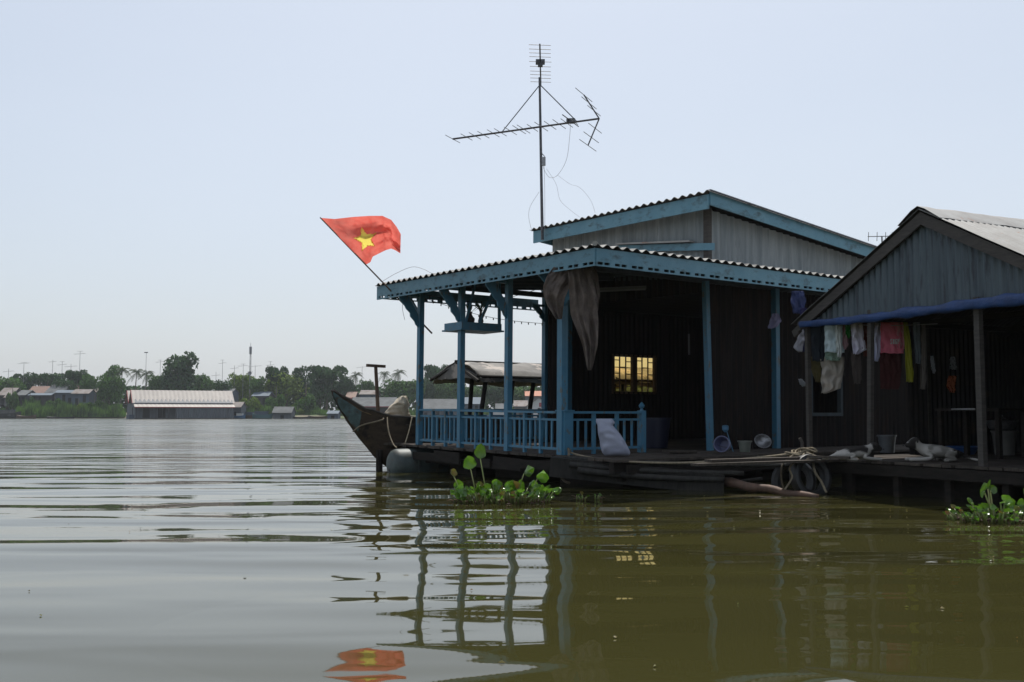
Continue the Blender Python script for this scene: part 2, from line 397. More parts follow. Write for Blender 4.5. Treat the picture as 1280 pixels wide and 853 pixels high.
# carved brackets on the posts
def bracket(t, s, dx, dy, reach, drop, ztop=3.02):
    prof = []
    for k in range(11):                                        # scalloped outer curve
        f = k/10; r = .035*math.sin(f*math.pi*4)
        prof.append((reach*(1-f)**1.25+.03+abs(r), -drop*f**.8-r*.3))
    inner = [(.02, -drop*.98), (.03, -drop*.80), (reach*.10, -drop*.62), (reach*.30, -drop*.38), (reach*.58, -drop*.12), (reach*.62, -.045), (.02, -.045), (.02, 0)]
    poly = [(reach+.03, 0)]+prof[1:]+inner; b = MB(); n = len(poly); u = Vector((dx, dy, 0)); w = Vector((-dy, dx, 0))*.015
    pts = [Vector((t, s, ztop))+u*a+Vector((0,0,c)) for a, c in poly]
    tri = [tuple(range(n))]
    b.add([p-w for p in pts]+[p+w for p in pts], [tuple(range(n)), tuple(reversed(range(n, 2*n)))]+[(i, i+n, (i+1) % n+n, (i+1) % n) for i in range(n)])
    b.build('bracket', M['blue'], HA)
for s in RAILP: bracket(-.02, s, -1, 0, .40, .58 if s else .45)
bracket(0, 3.9, 0, 1, .5, .5); bracket(2.8, 3.9, -1, 0, .30, .35); bracket(.0, 0, 0, -1, .6, .5)
# the main room: back wall with the window, side walls, ceiling dark inside
def wall(name, org, u, n, ln, z0, z1, m, pitch=.13, amp=.020):
    b = MB(); corr_wall(b, org, u, n, ln, z0, z1, pitch, amp); return b.build(name, M[m], HA, smooth='auto')
WT0, WT1, WZ0, WZ1 = 4.57, 5.69, 1.40, 2.10
BACK = 3.95
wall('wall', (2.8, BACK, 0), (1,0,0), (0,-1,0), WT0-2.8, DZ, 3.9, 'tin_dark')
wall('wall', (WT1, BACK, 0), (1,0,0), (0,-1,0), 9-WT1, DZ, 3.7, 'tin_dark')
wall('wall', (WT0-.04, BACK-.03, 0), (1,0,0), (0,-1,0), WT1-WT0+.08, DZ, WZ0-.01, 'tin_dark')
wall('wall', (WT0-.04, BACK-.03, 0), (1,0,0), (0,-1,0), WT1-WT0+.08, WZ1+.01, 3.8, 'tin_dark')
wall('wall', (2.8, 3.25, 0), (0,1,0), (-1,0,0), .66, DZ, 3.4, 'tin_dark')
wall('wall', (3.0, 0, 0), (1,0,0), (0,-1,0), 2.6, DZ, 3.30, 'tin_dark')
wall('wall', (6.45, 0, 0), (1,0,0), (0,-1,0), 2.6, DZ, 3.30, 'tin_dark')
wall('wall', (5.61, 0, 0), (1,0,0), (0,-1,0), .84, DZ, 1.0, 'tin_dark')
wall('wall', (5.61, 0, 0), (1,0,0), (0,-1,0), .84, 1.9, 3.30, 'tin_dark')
wall('wall', (2.98, 0, 0), (0,1,0), (-1,0,0), 3.95, 2.96, 3.39, 'tin_dark')  # dark filler strip: shade of the roof space put into its colour
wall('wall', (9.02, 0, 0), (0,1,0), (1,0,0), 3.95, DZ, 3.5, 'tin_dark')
b = MB()
for k in range(10): b.b2((3.05, .05+k*.385, 3.0), (8.98, .05+k*.385+.37, 3.02))
b.build('ceiling_board', M['wood_dark'], HA)
b = MB(); b.b2((2.76, 3.2, DZ), (2.86, 3.26, 3.35)); b.b2((2.745, 3.86, 3.2), (2.86, 3.99, 3.3)); b.build('corner_board', M['blue'], HA)
# side window on the front wall (open shutter hole with frame)
b = MB(); b.b2((5.57, -.05, .96), (5.63, .03, 1.94)); b.b2((6.43, -.05, .96), (6.49, .03, 1.94)); b.b2((5.632, -.05, 1.88), (6.428, .03, 1.94)); b.b2((5.632, -.05, .96), (6.428, .03, 1.02))
wf = b.build('window', M['rafter'], HA)
# back window with yellow glass
M['yglass'] = None
def yellow_glass():
    m = bpy.data.materials.new('yellow_glass'); m.use_nodes = True; t = m.node_tree; N = t.nodes; L = t.links
    bs = N['Principled BSDF']; bs.inputs['Base Color'].default_value = (.95,.70,.28,1); bs.inputs['Roughness'].default_value = .12
    bs.inputs['Transmission Weight'].default_value = 1; bs.inputs['IOR'].default_value = 1.02
    return m
M['yglass'] = yellow_glass()
M['frame'] = mat('window_frame_paint', (.10,.055,.03), .6)
b = MB(); mid = (WT0+WT1)/2
b.b2((WT0-.06, BACK-.04, WZ0-.05), (WT1+.06, BACK+.04, WZ0)); b.b2((WT0-.06, BACK-.04, WZ1), (WT1+.06, BACK+.04, WZ1+.05))
for x0, x1 in ((WT0-.06, WT0), (mid-.06, mid+.06), (WT1, WT1+.06)): b.b2((x0, BACK-.038, WZ0+.001), (x1, BACK+.038, WZ1-.001))
wn = b.build('window', M['frame'], HA)
for x0, x1 in ((WT0, mid-.06), (mid+.06, WT1)):
    g = MB(); w = (x1-x0)/3
    for k in (1, 2): g.b2((x0+k*w-.009, BACK-.012, WZ0+.001), (x0+k*w+.009, BACK+.012, WZ1-.001))
    for k in range(3):
        for fz in ((.14, .52, .90), (.33, .70), (.14, .50, .86))[k]:
            z = WZ0+(WZ1-WZ0)*fz; g.b2((x0+k*w+.011, BACK-.011, z-.009), (x0+(k+1)*w-.011, BACK+.011, z+.009))
    g.build('glazing_bar', M['frame'], wn)
    g = MB(); g.b2((x0+.002, BACK+.016, WZ0+.002), (x1-.002, BACK+.020, WZ1-.002)); g.build('pane', M['yglass'], wn)
# upper walls under the mono-pitch roof
UZ = 4.485; US = .105                                         # top at the near edge, fall along t
def utop(d): return UZ-.19-US*d
b = MB(); corr_wall(b, (3.0, -.02, 0), (0,1,0), (-1,0,0), 4.0, 3.40, UZ-.14, .177, .022); 
b.build('upper_wall', M['fibre'], HA, smooth='auto')
b = MB(); corr_wall(b, (3.0, -.04, 0), (1,0,0), (0,-1,0), 6.0, 3.33, utop, .177, .022); b.build('upper_wall', M['fibre'], HA, smooth='auto')
b = MB(); corr_wall(b, (3.0, 3.97, 0), (1,0,0), (0,1,0), 6.0, 3.05, utop, .19, .014); b.build('upper_wall', M['fibre'], HA, smooth='auto')
b = MB(); corr_wall(b, (9.0, -.02, 0), (0,1,0), (1,0,0), 4.0, 3.05, UZ-.14-US*6.2, .14, .012); b.build('upper_wall', M['fibre'], HA, smooth='auto')
b = MB(); b.b2((2.955, -.065, 3.2), (3.05, .03, UZ-.17)); b.build('corner_board', M['wood_grey'], HA)
b = MB()
def ptU(d, e, h): return (2.60+e, -.42+d, UZ+h-US*e)
corr_roof(b, 4.60, lambda d: 0, lambda d: 6.7, ptU, amp=.020)
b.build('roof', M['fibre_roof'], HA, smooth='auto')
b = MB(); b.b2((2.66, -.35, UZ-.265), (2.685, 4.14, UZ-.035)); b.build('fascia', M['blue_fascia'], HA)
for yy in (-.37, 4.15):
    b = MB(); z0 = UZ-.03; b.prism([(2.687, z0-.18), (9.3, z0-.18-US*6.6), (9.3, z0-US*6.6+.03), (2.687, z0+.03)], 1, yy, yy+.022); b.build('rake_board', M['blue_fascia'], HA)
b = MB(); z0 = UZ+.015; b.prism([(2.64, z0), (9.3, z0-US*6.66), (9.3, z0-US*6.66+.015), (2.64, z0+.015)], 1, -.42, -.34); b.build('rake_flashing', M['alu'], HA)
# short blue board with a tin cap on the left upper wall
b = MB()
pa = Vector((2.93, -.22, 3.66)); pb = Vector((2.93, 2.0, 3.89))
b.beam(pa, pb, .03, .115); bb_ = b.build('wall_board', M['blue_fascia'], HA)
b = MB(); b.beam(pa+Vector((-.03,.45,.135)), pb+Vector((-.03,0,.075)), .13, .03); b.build('board_cap', M['tin_roof'], bb_)
# fluorescent fitting under the veranda roof
b = MB(); b.beam((1.15, .9, 2.93), (2.05, .42, 3.00), .05, .045); lf = b.build('lamp_fitting', mat('dusty_white', (.10,.10,.085), .6), HA)
b = MB(); b.tube([(1.17, .87, 2.90), (2.03, .41, 2.965)], .014, 8); b.build('lamp_tube', mat('lamp_glass', (.16,.16,.15), .3), lf)

# ------------------------------------------------------------------ the grey tin house on the right
B0 = Vector((4.86, 11.9, 0)); ANG_B = math.atan2(.449, .893)
HB = thing('tin_house', 'weathered grey tin floating house with a gable front and clothes hung under its eave', 'house', B0, (0, 0, ANG_B))
MBm = Matrix.Translation(B0) @ Matrix.Rotation(ANG_B, 4, 'Z'); MBI = MBm.inverted()
def WB(x, y, z): return MBm @ Vector((x, y, z))
YL, YR, RY, RZ, RS = 2.06, -3.0, -.03, 3.385, .542
FZ = .42
b = MB(); random.seed(8); y = -3.1
while y < 2.1:
    w = random.uniform(.12, .18); b.b2((-.03+random.uniform(-.04, .03), y, FZ-.03), (6.0, y+w-.01, FZ+random.uniform(-.005, .005))); y += w
b.build('deck', M['plank'], HB)
b = MB(); b.b2((-.07, -3.2, .25), (-.005, 2.15, .375)); b.b2((.05, -3.15, .22), (.15, 2.1, .385)); b.b2((2.5, -3.15, .22), (2.6, 2.1, .385)); b.b2((5.7, -3.15, .22), (5.8, 2.1, .385))
for k in range(7): b.b2((-.02, 1.95-.75*k, -.3), (.04, 2.03-.75*k, .249))
b.build('deck_beam', M['wood_dark'], HB)
b = MB(); b.b2((.4, -2.9, -.4), (5.6, -.9, .21)); b.b2((.4, -.6, -.4), (5.6, 1.8, .21)); b.build('pontoon', M['wood_dark'], HB)
for (x, y, z1, w, ln) in ((.02, 1.98, 2.32, .055, .0), (.03, .93, 2.30, .06, -.07), (.03, -.70, 2.30, .07, .0), (.03, -2.6, 2.3, .07, 0), (2.3, 2.0, 2.4, .06, 0), (5.5, 1.98, 2.4, .07, 0)):
    b = MB(); b.beam((x, y, FZ), (x, y+ln, z1), w, w); b.build('post', M['wood_grey'], HB)
# gable wall in three sheets
def gz(y): return RZ-.135-RS*abs(y-RY)
for (a, c, off) in ((2.0, 1.02, .0), (1.045, -.62, -.012), (-.60, -1.55, .004), (-1.53, -2.35, -.01)):
    b = MB(); corr_wall(b, (.02+off, a, 0), (0,-1,0), (-1,0,0), a-c, (lambda d: 2.22), (lambda d, a=a: max(2.225, gz(a-d))), .098, .012); b.build('gable_wall', M['tin_grey'], HB, smooth='auto')
b = MB(); t0 = -.07; t1 = -.035
zz = lambda y: RZ-.012-RS*abs(y-RY)
b.prism([(RY, zz(RY)), (RY, zz(RY)-.15), (2.07, zz(2.07)-.13), (2.07, zz(2.07))], 0, t0, t1); b.build('rake_board', M['wood_grey'], HB)
b = MB(); b.prism([(RY-.002, zz(RY)), (-2.5, zz(-2.5)), (-2.5, zz(-2.5)-.13), (RY-.002, zz(RY)-.15)], 0, t0, t1); b.build('rake_board', M['wood_grey'], HB)
b = MB(); b.beam((-.02, 2.075, zz(2.075)-.075), (-.02, 2.20, zz(2.20)-.08), .035, .10); b.build('rafter_tail', M['wood_grey'], HB)
for sgn, ln in ((1, 2.20), (-1, 2.65)):
    b = MB()
    def ptB(d, e, h, sgn=sgn): return (-.095+d, RY+sgn*e, RZ+.022+h-RS*e+(.02*noise.noise((d*.9, e*1.3, sgn)) if True else 0))
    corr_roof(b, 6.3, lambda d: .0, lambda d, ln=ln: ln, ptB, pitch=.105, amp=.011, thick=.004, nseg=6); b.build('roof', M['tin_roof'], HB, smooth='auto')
b = MB(); rows = []
for y, z in ((RY+.30, RZ-.17+.042), (RY+.1, RZ-.03+.045), (RY, RZ+.058), (RY-.1, RZ-.03+.045), (RY-.32, RZ-.18+.045)):
    rows.append([(-.115+6.4*k/40, y, z+.012*noise.noise((k*.8, y*4, 0))) for k in range(41)])
b.grid(rows, .004, (0,0,-1)); b.build('ridge_cap', M['tin_roof'], HB, smooth='auto')
b = MB()
for x in (.1, 2, 4, 5.9):
    b.beam((x, RY, RZ-.08), (x, 2.1, RZ-.08-RS*(2.1-RY)), .05, .08); b.beam((x, RY, RZ-.08), (x, -2.5, RZ-.08-RS*(2.5+RY)), .05, .08)
    b.beam((x, -2.9, 2.28), (x, 2.05, 2.28), .05, .08)
b.beam((0, 1.98, 2.28), (5.9, 1.98, 2.28), .06, .07); b.build('rafters', M['wood_dark'], HB)
M['darkwall'] = mat('dark_boards', (.022,.020,.019), .85, (.013,.012,.012), 5, (4,4,1), stain=(.04,.028,.02), stain_scale=3)  # inner walls of the tin house kept in a deep dark tone
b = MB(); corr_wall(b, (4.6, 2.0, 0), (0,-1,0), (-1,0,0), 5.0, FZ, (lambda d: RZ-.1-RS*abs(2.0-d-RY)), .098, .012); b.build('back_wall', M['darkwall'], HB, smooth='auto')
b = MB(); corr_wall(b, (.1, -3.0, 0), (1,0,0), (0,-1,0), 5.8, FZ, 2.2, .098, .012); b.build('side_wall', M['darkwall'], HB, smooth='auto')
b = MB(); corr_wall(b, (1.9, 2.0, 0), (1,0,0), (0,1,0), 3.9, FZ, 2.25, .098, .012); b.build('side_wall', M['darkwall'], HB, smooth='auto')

# rolled blue tarpaulin under the gable
M['tarp'] = mat('blue_tarpaulin', (.009,.048,.17), .5, (.008,.034,.12), 7, bump=.02, bscale=9)
b = MB(); n = 130; rows = []
for i in range(n+1):
    y = 2.02-4.9*i/n; r = .040+.026*min(1, i/n*1.6)+.012*noise.noise((y*3, 0, 0)); zc = 2.20-.012*math.sin(y*1.6)+.01*noise.noise((y*2, 5, 0)); row = []
    for k in range(15):
        a = 2*math.pi*k/14; rr = r*(1+.34*noise.noise((y*5, math.cos(a)*1.5, math.sin(a)*1.5+3)))
        row.append((-.075+.45*rr*math.cos(a), y, zc+rr*1.0*math.sin(a)))
    rows.append(row)
b.grid(rows)
o = b.build('tarpaulin', M['tarp'], smooth=True, loc=None); o.matrix_world = MBm
tag(o, 'long blue tarpaulin rolled up along the foot of the grey tin gable', 'tarpaulin')

# ------------------------------------------------------------------ cloth
def fabric(name, col, col2=None, rough=.9, trans=.25, **k): return mat(name, col, rough, col2, 6, trans=trans, **k)
def drape(name, outline, M_, depth0, label, cat='clothes', folds=5, amp=.02, local=None, thick=.004, parent=None, group=None, seed=0, nn=26):
    """outline: list of (py, pxl, pxr) in photo pixels at depth; rows between are interpolated; folds run down the cloth"""
    rows = []; K = 22; ys = [o[0] for o in outline]
    for i in range(K+1):
        y = ys[0]+(ys[-1]-ys[0])*i/K
        for j in range(len(outline)-1):
            if outline[j][0] <= y <= outline[j+1][0]+1e-6: break
        f = (y-outline[j][0])/(outline[j+1][0]-outline[j][0]); f = max(0, min(1, f))
        l = outline[j][1]+(outline[j+1][1]-outline[j][1])*f; r = outline[j][2]+(outline[j+1][2]-outline[j][2])*f
        row = []
        for k in range(nn+1):
            u = k/nn; px = l+(r-l)*u
            dd = amp*(.5*math.sin(u*folds*2*math.pi+seed+2.2*noise.noise((u*2.2, i*.13, seed))+.7*math.sin(i*.25))*(.3+.7*i/K)+1.3*noise.noise((u*3.3, i*.20, seed*7.7))+.6*noise.noise((u*9, i*.4, seed)))
            edge = 1.5*noise.noise((u*3+seed, 9, 1))*(i/K)
            p = P(px+.8*noise.noise((i*.3, seed, u)), y+edge, depth0+dd); row.append(p)
        rows.append(row)
    b = MB(); b.grid(rows, thick)
    c = sum((Vector(v) for v in b.v), Vector())/len(b.v); c.z = max(Vector(v).z for v in b.v)
    o = b.build(name, M_, parent, smooth=True, loc=c)
    if label: tag(o, label, cat, group)
    return o
# laundry line under B's eave, running from the left post to the middle of the room
L0, L1 = P(1004, 399, 13.75), P(1172, 405, 12.55)
b = MB(); b.tube([L0.lerp(L1, i/12)-Vector((0,0,.05*math.sin(math.pi*i/12))) for i in range(13)], .004, 5)
tag(b.build('clothes_line', M['wire'], loc=L0), 'thin clothes line strung behind the blue tarpaulin', 'line')
def ld(px): return 13.7-(px-1004)/168*1.15
W_ = lambda c, **k: fabric('cloth_%d' % len(bpy.data.materials), c, **k)
drape('shirt', [(403,1031,1055),(425,1031,1055),(441,1031,1056)], W_((.66,.78,.82)), ld(1043), 'pale grey-white shirt, leftmost white one on the line', folds=3)
drape('shirt', [(438,1032,1053),(446,1031,1051),(451,1033,1050)], W_((.30,.42,.34)), ld(1043)+.06, 'hem of a pale green shirt showing below the leftmost white shirt', folds=2)
drape('trousers', [(446,1024,1056),(462,1028,1055),(474,1026,1053),(486,1028,1050),(492,1027,1034)], W_((.44,.40,.35)), ld(1040)+.12, 'beige grey trousers hanging under the leftmost white shirt', folds=3, amp=.03)
drape('cloth', [(446,1012,1026),(460,1013,1027),(478,1020,1027)], W_((.10,.085,.03)), ld(1020)+.10, 'olive brown cloth hanging beside the beige trousers', folds=2)
drape('shorts', [(404,1014,1031),(425,1014,1031),(452,1016,1030)], W_((.012,.02,.028)), ld(1022), 'dark navy garment hung at the left end of the line', folds=3)
drape('shirt', [(404,1054,1060),(430,1053,1060),(437,1055,1058)], W_((.38,.24,.25)), ld(1057)+.03, 'narrow pale pink garment between the white shirt and the green one', folds=1)
drape('shirt', [(403,1057,1063),(416,1057,1063),(423,1060,1062)], W_((.03,.22,.04)), ld(1060)-.05, 'small bright green garment between two white shirts', folds=1)
drape('shirt', [(403,1064,1078),(425,1065,1081),(437,1066,1083),(443,1067,1074)], W_((.76,.74,.86)), ld(1072), 'lavender white shirt just left of the middle post', folds=2, amp=.03)
drape('shirt', [(403,1076,1094),(430,1078,1092),(446,1080,1092)], W_((.10,.022,.015)), ld(1085)+.10, 'dark red-brown shirt hanging behind the middle post', folds=3)
drape('shirt', [(403,1095,1103),(420,1092,1103),(440,1092,1101),(452,1093,1098)], W_((.62,.64,.80)), ld(1097), 'bluish white shirt hung sideways beside the pink shirt', folds=2)
drape('shirt', [(403,1119,1131),(424,1120,1132),(436,1122,1131)], W_((.70,.30,.36)), ld(1126)+.08, 'pale pink sleeve showing behind the pink shirt', folds=2)
drape('shirt', [(403,1083,1096),(420,1084,1097),(428,1086,1095)], W_((.60,.60,.58)), ld(1090)+.14, 'off-white cloth behind the middle post', folds=2)
drape('shirt', [(403,1044,1050),(430,1045,1052),(447,1047,1052)], W_((.70,.74,.72)), ld(1048)-.06, 'narrow white vest lapping over the leftmost white shirt', folds=2)
drape('trousers', [(440,1064,1076),(462,1065,1077),(480,1068,1076)], W_((.10,.08,.07)), ld(1070)+.12, 'dark brown trousers hanging below the lavender white shirt', folds=2)
pk = drape('shirt', [(403,1101,1127),(425,1101,1128),(442,1101,1130)], W_((.78,.20,.29)), ld(1114), 'pink shirt with small white lettering', folds=3, amp=.015)
drape('skirt', [(441,1100,1127),(465,1100,1127),(487,1101,1124)], W_((.055,.008,.008)), ld(1114)+.1, 'dark maroon skirt hanging below the pink shirt', folds=4)
drape('trousers', [(403,1129,1135),(430,1131,1139),(478,1133,1142)], W_((.30,.30,.02)), ld(1135), 'yellow tracksuit leg hanging right of the pink shirt', folds=1)
drape('trousers', [(403,1141,1150),(440,1144,1151),(455,1145,1151)], W_((.15,.18,.20)), ld(1146), 'grey garment hanging right of the yellow trousers', folds=2)
drape('towel', [(405,1152,1157),(440,1152,1158),(487,1150,1157)], W_((.17,.15,.13)), ld(1154)+.05, 'long narrow beige towel at the right end of the line', folds=1)
drape('cloth', [(445,1163,1167),(460,1164,1169),(467,1166,1169)], W_((.34,.37,.40)), 13.4, 'small white rag hanging right of the laundry', folds=1)
drape('cloth', [(446,1188,1194),(462,1187,1196)], W_((.22,.24,.25)), 13.8, 'pale rag above the orange cloth inside the tin house', folds=1)
drape('cloth', [(470,1186,1196),(482,1183,1194),(491,1188,1194)], W_((.40,.11,.04)), 14.0, 'crumpled orange cloth inside the tin house', folds=2)
# lettering on the pink shirt: four small white strokes of text
def letters(txt, px0, py0, w, h, depth, parent, m):
    GL = {'L': ['10','10','10','11'], 'O': ['11','11','11','11'], 'V': ['11','11','11','01'], 'E': ['11','10','11','11'], 'S':['11','10','01','11'], 'P':['11','11','10','10']}
    b = MB()
    for i, c in enumerate(txt):
        for r, row in enumerate(GL[c]):
            for q, v in enumerate(row):
                if v == '1':
                    x = px0+(i*2.7+q)*w; y = py0+r*h; a = P(x, y, depth); d = P(x+w*.95, y+h*.95, depth)
                    b.b2((a.x, depth-.003, d.z), (d.x, depth+.001, a.z))
    mw = parent.location; b.v = [tuple(Vector(v)-mw) for v in b.v]
    return b.build('lettering', m, parent)
M['white'] = mat('white_print', (.62,.60,.62), .7)
letters('SOEP', 1113.0, 424, 1.1, 1.6, ld(1114)-.022, pk, M['white'])

# clothes between the two houses (on hangers beside the house post)
for (ol, c, d, lb, cat) in (
    ([(392,966,973),(401,962,977),(408,960,972),(411,960,963)], (.30,.30,.48), 16.6, 'lavender rag tied to the blue post beside the tin house', 'cloth'),
    ([(364,990,1004),(376,988,1008),(392,992,1003)], (.03,.045,.13), 14.6, 'dark blue shirts bunched on hangers under the tin house eave', 'clothes'),
    ([(412,1000,1004),(425,996,1006),(434,991,1003),(440,999,1003)], (.42,.42,.46), 14.4, 'white cloth corner hanging just left of the tin house', 'cloth'),
    ([(385,1001,1008),(410,999,1010),(440,1003,1010)], (.02,.02,.09), 14.5, 'dark indigo cloth hanging at the corner of the tin house', 'cloth'),
    ([(474,998,1002),(479,999,1007),(483,1003,1008)], (.35,.38,.42), 14.2, 'scrap of white cloth low beside the tin house corner post', 'cloth')):
    drape('hanging_cloth', ol, W_(c), d, lb, cat, folds=2, amp=.03, seed=d)
o = None

# ------------------------------------------------------------------ grey-brown drape at the veranda corner
DR = fabric('dusty_drape', (.26,.21,.18), (.15,.12,.105), trans=.4, bump=.003, bscale=18)
dp = thing('hanging_drape', 'large grey-brown cloth draped from the veranda roof corner', 'cloth', P(712, 336, 13.75))
def dpart(ol, d, folds, amp, seed, nm='drape_fold'):
    o = drape(nm, ol, DR, d, None, folds=folds, amp=amp, seed=seed, nn=44); o.parent = dp; o.location = o.location-dp.location; return o
dpart([(334,708,741),(350,711,740),(370,712,746),(392,713,747),(415,722,748),(432,729,747),(448,732,744),(456,733,742),(463,735,739)], 13.72, 3, .075, 1.3)
dpart([(334,692,726),(345,684,722),(358,679,712),(372,680,706),(386,686,704),(399,695,702)], 13.85, 2, .06, 4.1)
dpart([(330,728,742),(345,736,748),(365,741,750),(385,742,748),(400,741,746)], 13.95, 2, .03, 2.2)

# ------------------------------------------------------------------ flag
def flag():
    f0, f1 = P(540, 417, 17.80), P(400, 272, 16.90)
    t = thing('flag', 'red flag with a yellow star on a slanting pole at the veranda roof end', 'flag', f0)
    b = MB(); b.tube([f0-f0, f1-f0], [.016, .010], 8); b.build('flag_pole', M['wood_brown'], t)
    # outline in the photograph: hoist runs down the pole, fly streams right with folds
    top = [(400,272.5),(418,274),(440,271.5),(462,270),(478,270),(489,275),(496,284),(501,293)]
    bot = [(457.5,331),(463,328),(466,321),(474,317),(482,313),(489,311),(494,313),(500.5,317)]
    def curve(c, u):
        x = u*(len(c)-1); i = min(int(x), len(c)-2); f = x-i; f = f*f*(3-2*f)*.4+f*.6
        return c[i][0]*(1-f)+c[i+1][0]*f, c[i][1]*(1-f)+c[i+1][1]*f
    NU, NV = 96, 56
    def pt(u, v, off=0):
        a = curve(top, u); c = curve(bot, u)
        px = a[0]*(1-v)+c[0]*v; py = a[1]*(1-v)+c[1]*v
        hoist = 16.90+(v*.42)*.9
        e_ = min(1, u*2.5); fold = 1.15*e_*(.10*math.sin(u*8+v*2.4-.4)+.06*math.sin(u*5-v*8+1)+.035*math.sin(v*13+u*9+2*math.sin(u*5))+.05*noise.noise((u*5, v*5, 1))+.02*noise.noise((u*14, v*12, 3)))
        droop = .05*math.sin(v*math.pi*2+1)*(1-u)
        return P(px, py, hoist+fold+droop+off-u*.12)
    M['red'] = mat('red_flag_cloth', (.80,.205,.16), .8, (.72,.13,.10), 7, trans=.5)
    M['yellow'] = mat('yellow_star_cloth', (.90,.78,.16), .75, trans=.5)
    # star: solve the cloth's (u,v) of a photo point by search, then lay the star on the cloth
    def uv(px, py):
        best = None
        for i in range(0, 101):
            u = i/100; a = curve(top, u); c = curve(bot, u)
            for j in range(0, 51):
                v = j/50; d = (a[0]*(1-v)+c[0]*v-px)**2+(a[1]*(1-v)+c[1]*v-py)**2
                if best is None or d < best[0]: best = (d, u, v)
        return best[1:]
    cx, cy = 456.3, 299.4; star = [(452,285.5),(458.8,293.5),(469,292),(463.5,299.5),(467.5,307.5),(459.5,307),(452.5,313),(452.5,303.5),(443,298),(450.5,295.5)]
    vs = []; fs = []
    n = len(star); rings = 7
    def inside(x, y, pts):
        c = False; j = len(pts)-1
        for i in range(len(pts)):
            if (pts[i][1] > y) != (pts[j][1] > y) and x < (pts[j][0]-pts[i][0])*(y-pts[i][1])/(pts[j][1]-pts[i][1])+pts[i][0]: c = not c
            j = i
        return c
    star = [(cx+(x-cx)*1.1, cy+(y-cy)*1.1) for x, y in star]
    small = [(cx+(x-cx)*.88, cy+(y-cy)*.88) for x, y in star]
    b = MB()
    for j in range(NV+1):
        for i in range(NU+1): b.v.append(tuple(pt(i/NU, j/NV)-f0))
    for j in range(NV):
        for i in range(NU):
            u, v = (i+.5)/NU, (j+.5)/NV; a = curve(top, u); c = curve(bot, u)
            if inside(a[0]*(1-v)+c[0]*v, a[1]*(1-v)+c[1]*v, small): continue          # the star is let into the cloth
            k = j*(NU+1)+i; b.f.append((k, k+1, k+NU+2, k+NU+1))
    cl = b.build('flag_cloth', M['red'], t, smooth=True)
    for r in range(rings+1):
        f = r/rings
        for k in range(n):
            for h in (0, .5):
                x0, y0 = star[k]; x1, y1 = star[(k+1) % n]; x = x0+(x1-x0)*h; y = y0+(y1-y0)*h
                u, v = uv(cx+(x-cx)*f, cy+(y-cy)*f); vs.append((u, v))
    m2 = 2*n
    b = MB()
    for (off, rev) in ((-.004, 0),):
        o0 = len(b.v); b.v += [tuple(pt(u, v, off)-f0) for u, v in vs]
        for r in range(rings):
            for k in range(m2):
                a = o0+r*m2+k; c = o0+r*m2+(k+1) % m2; q = (a, c, c+m2, a+m2); b.f.append(q[::-1] if rev else q)
    b.build('star', M['yellow'], cl, fix=False, smooth=True)
flag()

